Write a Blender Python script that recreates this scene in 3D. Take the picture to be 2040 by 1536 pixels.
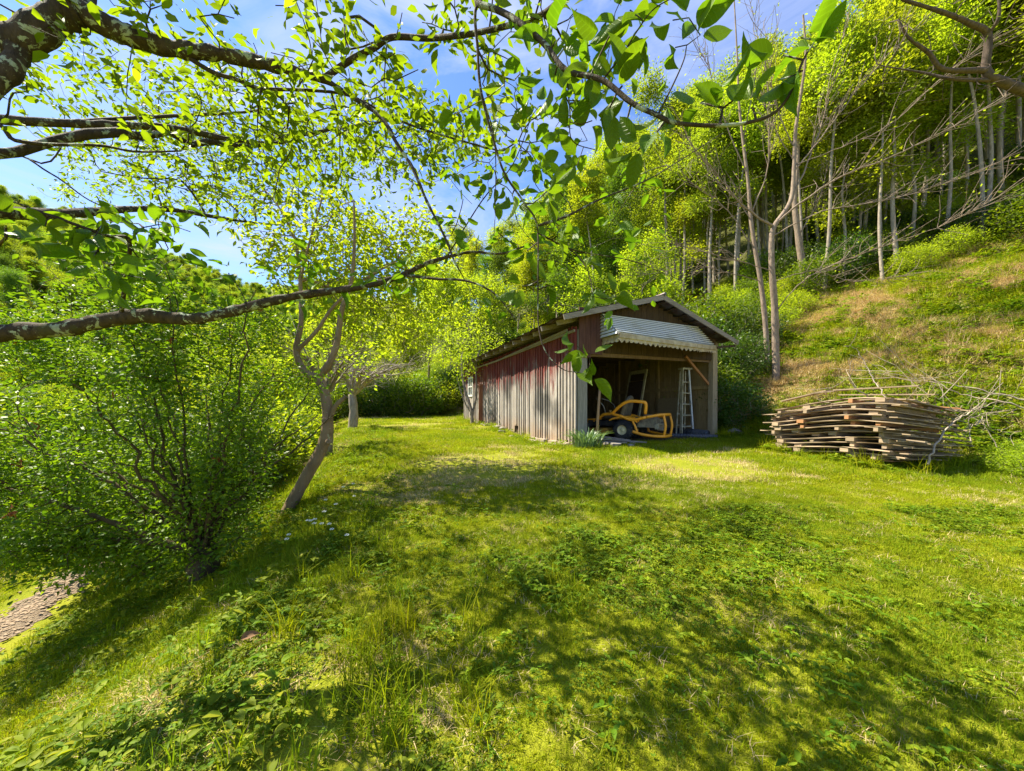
import bpy, math, random
import numpy as np
from mathutils import Vector
PI = math.pi
rng = np.random.default_rng(7); random.seed(7)
for o in list(bpy.data.objects): bpy.data.objects.remove(o)
SC = bpy.context.scene; COL = SC.collection
# ---------------------------------------------------------------- camera
F = 720.0; CX = 1020.0; HY = 814.0; EYE = 1.5       # focal length and horizon row, in pixels of the 2040 px wide photograph
cd = bpy.data.cameras.new('camera'); cam = bpy.data.objects.new('camera', cd); COL.objects.link(cam)
cam.location = (0, 0, EYE); cam.rotation_euler = (PI/2, 0, 0)
cd.sensor_width = 36; cd.lens = 36*F/2040; cd.shift_y = (HY-768)/2040; cd.clip_start = .05; cd.clip_end = 2000
SC.camera = cam
# ---------------------------------------------------------------- sun and sky
SUN_EL = math.radians(54); SUN_DIR = Vector((-.95, .31, 0)).normalized()
sd = Vector((SUN_DIR.x*math.cos(SUN_EL), SUN_DIR.y*math.cos(SUN_EL), math.sin(SUN_EL)))
sl = bpy.data.lights.new('sun', 'SUN'); sl.energy = 5.0; sl.angle = math.radians(.5); sl.color = (1, .93, .74)
so = bpy.data.objects.new('sun', sl); COL.objects.link(so); so.rotation_euler = sd.to_track_quat('Z', 'Y').to_euler()
W = bpy.data.worlds.new('World'); SC.world = W; W.use_nodes = True
nt = W.node_tree; nt.nodes.clear()
N = nt.nodes.new; L = nt.links.new
out = N('ShaderNodeOutputWorld'); bg = N('ShaderNodeBackground'); sky = N('ShaderNodeTexSky')
sky.sky_type = 'NISHITA'; sky.sun_disc = False; sky.sun_elevation = SUN_EL
sky.sun_rotation = math.atan2(sd.x, sd.y); sky.air_density = 1.0; sky.dust_density = .1; sky.ozone_density = 4
bg.inputs['Strength'].default_value = .10
# thin cirrus in the sky itself
tc = N('ShaderNodeTexCoord'); mp = N('ShaderNodeMapping'); nz = N('ShaderNodeTexNoise'); cr = N('ShaderNodeValToRGB'); mx = N('ShaderNodeMix'); mx.data_type = 'RGBA'
mp.inputs['Scale'].default_value = (1.6, .8, 4.5); mp.inputs['Rotation'].default_value = (.3, .2, .5)
nz.inputs['Scale'].default_value = 1.7; nz.inputs['Detail'].default_value = 9; nz.inputs['Roughness'].default_value = .62; nz.inputs['Distortion'].default_value = .6
cr.color_ramp.elements[0].position = .44; cr.color_ramp.elements[1].position = .70
cr.color_ramp.elements[0].color = (0, 0, 0, 1); cr.color_ramp.elements[1].color = (.75, .75, .75, 1)
mx.inputs[7].default_value = (2.9, 3.25, 4.7, 1)
L(tc.outputs['Generated'], mp.inputs[0]); L(mp.outputs[0], nz.inputs['Vector']); L(nz.outputs[0], cr.inputs[0])
L(cr.outputs[0], mx.inputs[0]); tn = N('ShaderNodeMix'); tn.data_type = 'RGBA'; tn.blend_type = 'MULTIPLY'; tn.inputs[0].default_value = 1; tn.inputs[7].default_value = (.76, .85, 1.02, 1); L(sky.outputs[0], tn.inputs[6]); L(tn.outputs[2], mx.inputs[6]); L(mx.outputs[2], bg.inputs['Color']); L(bg.outputs[0], out.inputs[0])
SC.view_settings.view_transform = 'Standard'; SC.view_settings.look = 'None'; SC.view_settings.gamma = 1
SC.view_settings.exposure = 1.5
SC.cycles.max_bounces = 7; SC.cycles.diffuse_bounces = 3; SC.cycles.transmission_bounces = 4; SC.cycles.glossy_bounces = 2
SC.cycles.transparent_max_bounces = 4
# ---------------------------------------------------------------- helpers
def at(px, py, Y): return np.array([(px-CX)/F*Y, Y, EYE-(py-HY)/F*Y])
def sst(t): t = np.clip(t, 0, 1); return t*t*(3-2*t)
A0 = np.array([1.44, 8.0]); D2 = np.array([.928, .372]); D1 = np.array([-.372, .928])     # shed corner, its front and side directions
def height(x, y):
    x = np.asarray(x, float); y = np.asarray(y, float)
    z = .10*np.clip(y, -20, 8) + .018*np.clip(y-8, 0, 60)
    z = np.where(y < 0, .05*np.clip(y, -30, 0), z) - .08*sst((y-5)/3)*sst((12-y)/4)
    t = .8*x+.6*y; s = (x-A0[0])*D2[0]+(y-A0[1])*D2[1]; r = (x-A0[0])*D1[0]+(y-A0[1])*D1[1]
    fac = np.maximum(sst((s-4.25)/2.2), sst((r-11)/5))
    u = t-9.2; hill = .62*np.where(u > 1, u-.5, np.where(u > 0, u*u/2, 0))
    hill = np.minimum(hill, 24+.15*hill)
    z = z+hill*fac - .6*fac*sst(u/6)*0
    z = z-.15*np.exp(-((s+.45)/.8)**2)*sst((r+.2)/.8)*sst((5-r)/2)
    xc = np.interp(y, [-5, 0, 1.5, 4.5, 8, 12, 20, 40], [-1.4, -1.3, -1.35, -2.1, -3.5, -5.2, -9, -20])    # crest of the bank
    d = xc-x
    drop = np.where(d > 0, np.interp(d, [0, .4, .9, 3.2, 5, 60], [0, .14, .42, 1.4, 1.5, 2.5]), 0)
    z = z-drop
    # opposite valley side far to the left
    q = -x*.85+y*.25; z = z+np.clip(q-45, 0, 170)*.5*sst((q-45)/30)
    z = z+.018*np.sin(2.3*x+1.1*y)*np.sin(1.7*y-.6*x)+.010*np.sin(6.1*x+.7)*np.sin(5.3*y+1.3*x)
    z = z+sst((t-9.5)/3)*fac*(.10*np.sin(1.9*x+.8*y)*np.sin(1.3*y-.9*x)+.05*np.sin(4.3*x-2*y))
    return z
def H(x, y): return float(height(x, y))
def tag(o, label=None, cat=None, group=None, kind=None):
    if label: o['label'] = label
    if cat: o['category'] = cat
    if group: o['group'] = group
    if kind: o['kind'] = kind
    return o
def empty(name, loc=(0, 0, 0), rz=0, label=None, cat=None, group=None):
    o = bpy.data.objects.new(name, None); COL.objects.link(o); o.location = loc; o.rotation_euler = (0, 0, rz); o.empty_display_size = .1
    return tag(o, label, cat, group)
def copy_tree(o, parent=None):
    c = o.copy(); COL.objects.link(c)
    if parent: c.parent = parent
    for ch in [k for k in KIDS.get(o.name, [])]: copy_tree(ch, c)
    return c
KIDS = {}
def nmesh(name, verts, faces, mats, smooth=False, attrs=None, midx=None):
    """faces: list of integer arrays, each (n,3) or (n,4)"""
    me = bpy.data.meshes.new(name); verts = np.asarray(verts, np.float32)
    faces = [np.asarray(f, np.int32) for f in faces if len(f)]
    me.vertices.add(len(verts)); me.vertices.foreach_set('co', verts.ravel())
    lv = np.concatenate([f.ravel() for f in faces]); lt = np.concatenate([np.full(len(f), f.shape[1], np.int32) for f in faces])
    ls = np.concatenate([[0], np.cumsum(lt)[:-1]]).astype(np.int32)
    me.loops.add(len(lv)); me.loops.foreach_set('vertex_index', lv)
    me.polygons.add(len(lt)); me.polygons.foreach_set('loop_start', ls); me.polygons.foreach_set('loop_total', lt)
    if midx is not None: me.polygons.foreach_set('material_index', np.asarray(midx, np.int32))
    me.polygons.foreach_set('use_smooth', np.full(len(lt), smooth))
    for k, v in (attrs or {}).items():
        a = me.attributes.new(k, 'FLOAT', 'POINT'); a.data.foreach_set('value', np.asarray(v, np.float32))
    for m in (mats if isinstance(mats, (list, tuple)) else [mats]): me.materials.append(m)
    me.update(calc_edges=True); me.validate()
    return me
def link(name, me, parent=None):
    o = bpy.data.objects.new(name, me); COL.objects.link(o)
    if parent:
        o.parent = parent; KIDS.setdefault(parent.name, []).append(o)
    return o
def catmull(P, n=6, R=None):
    P = np.asarray(P, float); Q = np.vstack([2*P[0]-P[1], P, 2*P[-1]-P[-2]]); out = []; rr = []
    for i in range(len(P)-1):
        p0, p1, p2, p3 = Q[i:i+4]
        for k in range(n):
            t = k/n; out.append(.5*((2*p1)+(-p0+p2)*t+(2*p0-5*p1+4*p2-p3)*t*t+(-p0+3*p1-3*p2+p3)*t**3))
            if R is not None: rr.append(R[i]*(1-t)+R[i+1]*t)
    out.append(P[-1])
    if R is not None: rr.append(R[-1]); return np.array(out), np.array(rr)
    return np.array(out)
class MB:
    """collects shapes into one mesh"""
    def __init__(s): s.v = []; s.q = []; s.t = []; s.n = 0; s.qm = []; s.tm = []; s.tint = []; s.m = 0
    def add(s, V, Q=(), T=(), tint=None):
        V = np.asarray(V, float); s.v.append(V)
        if len(Q): s.q.append(np.asarray(Q)+s.n); s.qm += [s.m]*len(Q)
        if len(T): s.t.append(np.asarray(T)+s.n); s.tm += [s.m]*len(T)
        s.tint.append(np.full(len(V), random.random() if tint is None else tint)); s.n += len(V)
    def box(s, c, d, R=None, tint=None, taper=1):
        hx, hy, hz = np.array(d)/2
        V = np.array([[x*hx*(taper if z > 0 else 1), y*hy*(taper if z > 0 else 1), z*hz] for z in (-1, 1) for y in (-1, 1) for x in (-1, 1)])
        if R is not None: V = V@np.asarray(R).T
        s.add(V+np.asarray(c), [[0, 2, 3, 1], [4, 5, 7, 6], [0, 1, 5, 4], [1, 3, 7, 5], [3, 2, 6, 7], [2, 0, 4, 6]], tint=tint)
    def hexa(s, b, t, tint=None):     # 4 bottom corners counter-clockwise, 4 top
        s.add(list(b)+list(t), [[3, 2, 1, 0], [4, 5, 6, 7], [0, 1, 5, 4], [1, 2, 6, 5], [2, 3, 7, 6], [3, 0, 4, 7]], tint=tint)
    def bar(s, a, b, w, h, up=(0, 0, 1), tint=None):
        a = np.asarray(a, float); b = np.asarray(b, float); d = b-a; l = np.linalg.norm(d); d = d/l
        u = np.asarray(up, float); x = np.cross(d, u); x = x/np.linalg.norm(x); u = np.cross(x, d)
        s.box((a+b)/2, (l, w, h), R=np.stack([d, -x, u], 1), tint=tint)
    def tube(s, P, r, n=6, cap=True, tint=None):
        P = np.asarray(P, float); k = len(P); r = np.broadcast_to(np.asarray(r, float), (k,))
        T = np.gradient(P, axis=0); T /= np.linalg.norm(T, axis=1)[:, None]+1e-9
        u = np.cross(T[0], [0, 0, 1.]); 
        if np.linalg.norm(u) < .05: u = np.cross(T[0], [1., 0, 0])
        u /= np.linalg.norm(u); U = np.empty_like(P)
        for i in range(k):
            u = u-T[i]*np.dot(u, T[i]); u /= np.linalg.norm(u)+1e-9; U[i] = u
        Wv = np.cross(T, U); a = np.arange(n)/n*2*PI
        V = P[:, None]+r[:, None, None]*(np.cos(a)[None, :, None]*U[:, None]+np.sin(a)[None, :, None]*Wv[:, None])
        i = np.arange(k-1)[:, None]*n; j = np.arange(n)[None]; j2 = (j+1) % n
        Q = np.stack([i+j, i+j2, i+n+j2, i+n+j], -1).reshape(-1, 4); V = V.reshape(-1, 3); Tt = []
        if cap:
            V = np.vstack([V, P[0], P[-1]]); c0 = k*n
            Tt = [[c0, (q+1) % n, q] for q in range(n)]+[[c0+1, (k-1)*n+q, (k-1)*n+(q+1) % n] for q in range(n)]
        s.add(V, Q, Tt, tint=tint)
    def lathe(s, prof, c, axis, n=24, tint=None):      # prof: (radius, along)
        ax = np.asarray(axis, float); ax /= np.linalg.norm(ax); u = np.cross(ax, [0, 0, 1.]); 
        if np.linalg.norm(u) < .1: u = np.array([1., 0, 0])
        u /= np.linalg.norm(u); w = np.cross(ax, u); a = np.arange(n)/n*2*PI; k = len(prof); pr = np.array(prof)
        V = np.asarray(c)+pr[:, None, 1:2]*ax+pr[:, None, 0:1]*(np.cos(a)[None, :, None]*u+np.sin(a)[None, :, None]*w)
        i = np.arange(k-1)[:, None]*n; j = np.arange(n)[None]; j2 = (j+1) % n
        s.add(V.reshape(-1, 3), np.stack([i+j, i+j2, i+n+j2, i+n+j], -1).reshape(-1, 4), tint=tint)
    def build(s, name, mats, parent=None, smooth=False, bevel=0):
        fs = []; mi = []
        if s.q: fs.append(np.vstack(s.q)); mi += s.qm
        if s.t: fs.append(np.vstack(s.t)); mi += s.tm
        me = nmesh(name, np.vstack(s.v), fs, mats, smooth, {'tint': np.concatenate(s.tint)}, mi)
        o = link(name, me, parent)
        if bevel:
            b = o.modifiers.new('bevel', 'BEVEL'); b.width = bevel; b.segments = 2; b.limit_method = 'ANGLE'
        return o
def blob(s, c, r, seed=0, sub=3, rough=.25):
    """a rough stone shape"""
    import bmesh
    bm = bmesh.new(); bmesh.ops.create_icosphere(bm, subdivisions=sub, radius=1)
    V = np.array([v.co[:] for v in bm.verts]); T = np.array([[v.index for v in f.verts] for f in bm.faces]); bm.free()
    g = np.random.default_rng(seed); D = g.normal(size=(9, 3)); D /= np.linalg.norm(D, axis=1)[:, None]
    h = 1-rough*g.random(9); k = (V@D.T)/h; m = np.maximum(k.max(1), .75); V = V/m[:, None]
    s.add(V*np.asarray(r)+np.asarray(c), T=T)
# ---------------------------------------------------------------- materials
def newmat(name):
    m = bpy.data.materials.new(name); m.use_nodes = True; t = m.node_tree; t.nodes.clear(); return m, t
class G:
    def __init__(s, t): s.t = t
    def n(s, typ, **kw):
        o = s.t.nodes.new(typ)
        for k, v in kw.items(): setattr(o, k, v)
        return o
    def l(s, a, b): s.t.links.new(a, b)
    def val(s, sock, v):
        if hasattr(v, 'links') or isinstance(v, bpy.types.NodeSocket): s.l(v, sock)
        else: sock.default_value = v
    def math(s, op, a, b=0, clamp=False):
        o = s.n('ShaderNodeMath', operation=op, use_clamp=clamp); s.val(o.inputs[0], a); s.val(o.inputs[1], b); return o.outputs[0]
    def mix(s, f, a, b, blend='MIX'):
        o = s.n('ShaderNodeMix', data_type='RGBA', blend_type=blend); s.val(o.inputs[0], f)
        s.val(o.inputs[6], a if not isinstance(a, tuple) else (*a[:3], 1)); s.val(o.inputs[7], b if not isinstance(b, tuple) else (*b[:3], 1)); return o.outputs[2]
    def coord(s, scale=(1, 1, 1), src='Object'):
        c = s.n('ShaderNodeTexCoord'); m = s.n('ShaderNodeMapping'); m.inputs['Scale'].default_value = scale; s.l(c.outputs[src], m.inputs[0]); return m.outputs[0]
    def noise(s, vec, scale, detail=4, rough=.6, dist=0):
        o = s.n('ShaderNodeTexNoise'); s.l(vec, o.inputs['Vector']); o.inputs['Scale'].default_value = scale
        o.inputs['Detail'].default_value = detail; o.inputs['Roughness'].default_value = rough; o.inputs['Distortion'].default_value = dist; return o.outputs[0]
    def ramp(s, f, lo, hi, a=0., b=1.):
        o = s.n('ShaderNodeMapRange'); o.clamp = True; s.val(o.inputs[0], f)
        o.inputs[1].default_value = lo; o.inputs[2].default_value = hi; o.inputs[3].default_value = a; o.inputs[4].default_value = b; return o.outputs[0]
    def attr(s, name): o = s.n('ShaderNodeAttribute', attribute_name=name); return o.outputs['Fac']
    def bump(s, h, strength=.4, dist=.02):
        o = s.n('ShaderNodeBump'); s.l(h, o.inputs['Height']); o.inputs['Strength'].default_value = strength; o.inputs['Distance'].default_value = dist; return o.outputs[0]
    def pbr(s, col, rough=.7, spec=.3, metal=0, normal=None, out=True):
        o = s.n('ShaderNodeBsdfPrincipled'); s.val(o.inputs['Base Color'], (*col[:3], 1) if isinstance(col, tuple) else col)
        s.val(o.inputs['Roughness'], rough); o.inputs['Specular IOR Level'].default_value = spec; o.inputs['Metallic'].default_value = metal
        if normal is not None: s.l(normal, o.inputs['Normal'])
        if out: q = s.n('ShaderNodeOutputMaterial'); s.l(o.outputs[0], q.inputs[0])
        return o.outputs[0]
def leafmat(name, a, b, c=None, trans=.45, spec=.25, rough=.5, vein=False, tcol=None):
    """leaf: colour varies leaf by leaf (tint) and tree by tree"""
    m, t = newmat(name); g = G(t); ti = g.attr('tint'); oi = g.n('ShaderNodeObjectInfo').outputs['Random']
    col = g.mix(g.ramp(ti, 0, .85), a, b)
    if c: col = g.mix(g.ramp(ti, .85, 1), col, c)
    hv = g.n('ShaderNodeHueSaturation'); g.l(col, hv.inputs['Color'])
    g.l(g.ramp(oi, 0, 1, .485, .515), hv.inputs['Hue']); g.l(g.ramp(oi, 0, 1, .82, 1.15), hv.inputs['Value']); col = hv.outputs[0]
    nrm = None
    if vein:
        lu = g.attr('lu'); lv = g.attr('lv'); al = g.math('ABSOLUTE', lv)
        w = g.math('SINE', g.math('MULTIPLY', g.math('SUBTRACT', lu, g.math('MULTIPLY', g.math('POWER', al, 1.0), .28)), 44))
        w = g.ramp(w, .55, 1); mid = g.ramp(al, 0, .07, 1, 0); vv = g.math('MAXIMUM', w, mid)
        col = g.mix(g.math('MULTIPLY', vv, .28), col, (min(1, a[0]*2.2), min(1, a[1]*1.8), a[2]*2))
        nrm = g.bump(vv, .5, .004)
    p = g.pbr(col, rough, spec, normal=nrm, out=False)
    tr = g.n('ShaderNodeBsdfTranslucent')
    h2 = g.mix(1., col, tcol or (1.0, 1.0, .35), 'MULTIPLY'); br = g.n('ShaderNodeHueSaturation'); g.l(h2, br.inputs['Color']); br.inputs['Value'].default_value = 1.6
    g.l(br.outputs[0], tr.inputs[0]); ms = g.n('ShaderNodeMixShader'); ms.inputs[0].default_value = trans
    g.l(p, ms.inputs[1]); g.l(tr.outputs[0], ms.inputs[2]); q = g.n('ShaderNodeOutputMaterial'); g.l(ms.outputs[0], q.inputs[0])
    return m
def bark(name, a, b, lichen=None, lf=.55, scale=14, st=(1, 1, .35)):
    m, t = newmat(name); g = G(t); c = g.coord(st); n1 = g.noise(c, scale, 6, .65); n2 = g.noise(g.coord(), 3, 4)
    col = g.mix(g.ramp(n1, .35, .65), a, b)
    if lichen: 
        n3 = g.noise(g.coord(), 16, 5, .7, .5); col = g.mix(g.ramp(n3, lf, lf+.04), col, lichen)
        n4 = g.noise(g.coord(), 7, 3); col = g.mix(g.ramp(n4, .6, .7, 0, .7), col, (.07, .07, .02))
    col = g.mix(g.ramp(n2, .3, .7, 0, .35), col, (a[0]*.6, a[1]*.6, a[2]*.6)); g.pbr(col, .85, .15, normal=g.bump(n1, .8, .015)); return m
def woodmat(name, a, b, scale=(3, 3, .35), dark=.5, rough=.8, axis_noise=9):
    m, t = newmat(name); g = G(t); ti = g.attr('tint'); c = g.n('ShaderNodeTexCoord').outputs['Object']
    cmb = g.n('ShaderNodeVectorMath', operation='MULTIPLY'); g.l(c, cmb.inputs[0]); cmb.inputs[1].default_value = scale
    off = g.n('ShaderNodeVectorMath', operation='ADD'); g.l(cmb.outputs[0], off.inputs[0]); cx = g.n('ShaderNodeCombineXYZ')
    g.l(g.math('MULTIPLY', ti, 37), cx.inputs[0]); g.l(g.math('MULTIPLY', ti, 11), cx.inputs[2]); g.l(cx.outputs[0], off.inputs[1])
    n1 = g.noise(off.outputs[0], axis_noise, 6, .7); n2 = g.noise(g.coord(), 1.8, 4)
    col = g.mix(g.ramp(n1, .3, .7), a, b); col = g.mix(g.math('MULTIPLY', g.math('SUBTRACT', 1, ti), dark), col, tuple(x*.35 for x in a))
    col = g.mix(g.ramp(n2, .5, .75, 0, .4), col, tuple(x*.5 for x in b)); g.pbr(col, rough, .2, normal=g.bump(n1, .5, .006)); return m
def plain(name, a, rough=.5, spec=.4, metal=0, dirt=None, df=.4, ds=6, bs=.15):
    m, t = newmat(name); g = G(t); n = g.noise(g.coord(), ds, 6, .65)
    col = g.mix(g.ramp(n, 1-df-.12, 1-df+.12, 0, .85), a, dirt or tuple(x*.6 for x in a)); g.pbr(col, g.ramp(n, .3, .7, rough, min(1, rough+.25)), spec, metal, g.bump(n, bs, .004)); return m
# ---------------------------------------------------------------- foliage tools
def frames(D, Nn):
    D = D/(np.linalg.norm(D, axis=1)[:, None]+1e-9); S = np.cross(D, Nn); S /= np.linalg.norm(S, axis=1)[:, None]+1e-9
    return D, S, np.cross(S, D)
def tmpl_low():
    V = np.array([[0, 0, 0], [.45, -.27, .07], [1, 0, 0], [.45, .27, .07]]); return V, np.array([[0, 1, 2], [0, 2, 3]]), None
def tmpl_mid():
    V = [[0, 0, 0]]; 
    for u, w in ((.28, .2), (.62, .22)): V += [[u, -w, .06], [u, 0, 0-.03*u], [u, w, .06]]
    V += [[1, 0, -.12]]
    T = [[0, 1, 2], [0, 2, 3], [1, 4, 5], [1, 5, 2], [2, 5, 6], [2, 6, 3], [4, 7, 5], [5, 7, 6]]
    return np.array(V), np.array(T), None
def tmpl_hi():
    us = np.array([0, .06, .16, .3, .46, .62, .76, .87, .95, 1.03]); ws = np.array([.0, .09, .18, .255, .28, .255, .19, .105, .035, .0])
    vs = np.array([-1, -.5, 0, .5, 1]); V = []; at_ = []
    for u, w in zip(us, ws):
        for v in vs: V.append([u, v*w, .16*abs(v)*w*2-.22*u*u+.02*math.sin(9*u)*abs(v)+.10*abs(v)**2*w]); at_.append((u, v*w*3))
    k = len(us); T = []
    for i in range(k-1):
        for j in range(4): a = i*5+j; T += [[a, a+1, a+6], [a, a+6, a+5]]
    return np.array(V), np.array(T), np.array(at_)
TINT = None
def leaves(name, P, D, Nn, S, mat, tm='low', tint=None, parent=None, smooth=None):
    V0, T0, at_ = dict(low=tmpl_low, mid=tmpl_mid, hi=tmpl_hi)[tm]()
    D, Sv, Nz = frames(D, Nn); n = len(P); k = len(V0); S = np.broadcast_to(S, (n,))
    g = rng; wd = (.85+.3*g.random(n))[:, None, None]; cu = (-.3+3.2*g.random(n))[:, None, None]
    V = P[:, None]+S[:, None, None]*(V0[None, :, 0:1]*D[:, None]+wd*V0[None, :, 1:2]*Sv[:, None]+cu*V0[None, :, 2:3]*Nz[:, None])
    T = (T0[None]+(np.arange(n)*k)[:, None, None]).reshape(-1, 3)
    if tint is None: tint = TINT if (TINT is not None and len(TINT) == n) else g.random(n)
    at2 = {'tint': np.repeat(tint, k)}
    if at_ is not None: at2['lu'] = np.tile(at_[:, 0], n); at2['lv'] = np.tile(at_[:, 1], n)
    me = nmesh(name, V.reshape(-1, 3), [T], mat, smooth=(tm != 'low') if smooth is None else smooth, attrs=at2)
    return link(name, me, parent) if parent is not False else me
class Skel:
    def __init__(s): s.p = []; s.par = []; s.rmin = []; s.seed = []
    def line(s, pts, r0, r1, attach=None, n=6, jit=0):
        """a traced limb; attach = node index it leaves from"""
        R = np.linspace(r0, r1, len(pts)); P, R = catmull(pts, n, R)
        if jit: P[1:-1] += rng.normal(size=P[1:-1].shape)*jit
        prev = -1 if attach is None else attach
        for i, (p, r) in enumerate(zip(P, R)):
            if i == 0 and attach is not None: continue
            s.p.append(p); s.par.append(prev); s.rmin.append(r); s.seed.append(True); prev = len(s.p)-1
        return prev
    def near(s, q): return int(np.argmin(np.linalg.norm(np.array(s.p)-np.asarray(q), axis=1)))
    def branch(s, pts, r0, r1, n=6, jit=0):       # start snapped to the nearest existing node
        k = s.near(pts[0]); pts = [s.p[k]]+[np.asarray(q, float) for q in pts[1:]]; return s.line(pts, r0, r1, k, n, jit)
    def grow(s, Q, step=.12, curl=.5, jit=.02, up=0., maxd=9, base=None, mono=.0):
        """join every point of Q to the growing skeleton by a short curved twig"""
        Q = np.asarray(Q, float); P0 = np.array(s.p); cap = len(P0)+len(Q)*60
        P = np.zeros((cap, 3)); P[:len(P0)] = P0; n = len(P0)
        root = P0[0] if base is None else np.asarray(base)
        d0 = np.array([np.min(((P0-q)**2).sum(1)) for q in Q]); tips = []
        par = s.par; lo = 0
        depth = np.zeros(cap); 
        for i in range(len(P0)): depth[i] = 0 if par[i] < 0 else depth[par[i]]+np.linalg.norm(P0[i]-P0[par[i]])
        for i in np.argsort(d0):
            q = Q[i]; d = np.linalg.norm(P[:n]-q, axis=1); c = d+mono*depth[:n]; k = int(np.argmin(c)); dist = d[k]
            if dist > maxd or dist < 1e-3: continue
            a = P[k]; pd = P[k]-P[par[k]] if par[k] >= 0 else np.array([0, 0, 1.]); pd = pd/(np.linalg.norm(pd)+1e-9)
            m = max(1, min(50, int(round(dist/step)))); c1 = a+pd*dist*curl*.6; c2 = q+np.array([0, 0, -up*dist*.4])
            prev = k; w = rng.normal(size=3)*jit
            for j in range(1, m+1):
                t = j/m; b = (1-t)**3*a+3*(1-t)**2*t*c1+3*(1-t)*t*t*c2+t**3*q
                if j < m: b = b+w*math.sin(t*PI)*dist+rng.normal(size=3)*jit*.4*step
                P[n] = b; depth[n] = depth[prev]+dist/m; s.p.append(b); s.par.append(prev); s.rmin.append(0); s.seed.append(False); prev = n; n += 1
            tips.append(prev)
        return tips
    def mesh(s, tip=.002, ex=2.4, rscale=1, sides=(3, 5, 9), rmax=None, name='branches', mat=None, parent=None, bumpy=0, minr=0):
        P = np.array(s.p); n = len(P); par = np.array(s.par); acc = np.zeros(n); kids = [[] for _ in range(n)]
        for i in range(n):
            if par[i] >= 0: kids[par[i]].append(i)
        for i in range(n-1, -1, -1):
            if not kids[i]: acc[i] = tip**ex
            else: acc[i] += tip**ex*.06
            if par[i] >= 0: acc[par[i]] += acc[i]
        r = acc**(1/ex)*rscale; rm = np.array(s.rmin); sd = np.array(s.seed); r = np.where(sd, rm, r)
        for i in range(n):
            if par[i] >= 0 and not sd[i]: r[i] = min(r[i], r[par[i]]*.92)
        r = np.maximum(r, tip*.6)
        s.r = r; mb = MB(); starts = [i for i in range(n) if par[i] < 0]; stack = [(None, i) for i in starts]
        while stack:
            a, i = stack.pop(); ch = [] if a is None else [a]
            while True:
                ch.append(i); k = kids[i]
                if not k: break
                j = max(k, key=lambda q: (sd[q], r[q])); stack += [(i, q) for q in k if q != j]; i = j
            if len(ch) < 2: continue
            R = r[ch].copy()
            if a is not None: R[0] = min(R[0], R[1]*1.25)
            if R.max() < minr: continue
            ns = sides[0] if R.max() < .006 else sides[1] if R.max() < .03 else sides[2]
            Pc = P[ch]
            if bumpy and R.max() > .02: R = R*(1+bumpy*rng.normal(size=len(R)))
            mb.tube(Pc, R, ns, cap=False)
        me = nmesh(name, np.vstack(mb.v), [np.vstack(mb.q)], mat, True, {'tint': np.concatenate(mb.tint)})
        return link(name, me, parent) if parent is not False else me
    def dirs(s, tips):
        P = np.array(s.p); par = np.array(s.par); t = np.array(tips); d = P[t]-P[par[t]]; return P[t], d/(np.linalg.norm(d, axis=1)[:, None]+1e-9)
def ell(c, r, n, shell=0., seed=None):
    g = rng; v = g.normal(size=(n, 3)); v /= np.linalg.norm(v, axis=1)[:, None]; R = g.random(n)**(1/3)
    if shell: R = shell+(1-shell)*R
    return np.asarray(c)+v*R[:, None]*np.asarray(r)
def sprays(P, D, per, spread, size, droop=.2, up=.7, flat=.35, sv=.35, back=.0):
    """leaf cluster round every twig tip: positions, directions, normals, sizes"""
    n = len(P); Pi = np.repeat(P, per, 0); Di = np.repeat(D, per, 0); g = rng
    off = g.normal(size=(n*per, 3)); Pp = Pi+off*spread-Di*back*g.random(n*per)[:, None]
    d = off*np.array([1, 1, flat])+Di*.8; d /= np.linalg.norm(d, axis=1)[:, None]+1e-9; d[:, 2] -= droop
    nn = g.normal(size=(n*per, 3))*(1-up); nn[:, 2] += up
    global TINT; TINT = np.clip(.62*np.repeat(g.random(n), per)+.45*g.random(n*per)-.03, 0, 1)
    return Pp, d, nn, size*(1-sv+2*sv*g.random(n*per))
# ---------------------------------------------------------------- ground
def ground_mat():
    m, t = newmat('ground_soil'); g = G(t); c = g.coord()
    n1 = g.noise(c, .55, 5, .6); n2 = g.noise(c, 3.2, 6, .7); n3 = g.noise(c, 38, 4, .7); n4 = g.noise(c, 1.3, 4, .6, .6)
    col = g.mix(g.ramp(n3, .3, .7), (.12, .15, .008), (.25, .27, .012))
    col = g.mix(g.ramp(n2, .35, .7), col, (.28, .28, .02))
    straw = g.mix(g.ramp(n3, .3, .7), (.42, .31, .15), (.26, .18, .08))
    pos = g.n('ShaderNodeSeparateXYZ'); g.l(c, pos.inputs[0]); vfar = g.ramp(pos.outputs[0], -16, -11, 0, 1); col = g.mix(g.math('MULTIPLY', vfar, g.ramp(n4, .56, .70, 0, .7)), g.mix(g.math('SUBTRACT', 1, vfar), col, (.10, .14, .012)), straw)
    sx = g.n('ShaderNodeSeparateXYZ'); g.l(c, sx.inputs[0])
    u = g.math('ADD', g.math('MULTIPLY', sx.outputs[0], .8), g.math('MULTIPLY', sx.outputs[1], .6))
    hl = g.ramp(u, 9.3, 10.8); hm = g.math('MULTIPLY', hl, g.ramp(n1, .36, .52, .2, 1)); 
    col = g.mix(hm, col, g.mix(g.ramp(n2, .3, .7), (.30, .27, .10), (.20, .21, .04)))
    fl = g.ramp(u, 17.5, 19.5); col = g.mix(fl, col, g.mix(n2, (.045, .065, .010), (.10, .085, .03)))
    g.pbr(col, .95, .1, normal=g.bump(n3, .9, .03)); return m
MG = ground_mat()
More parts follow.
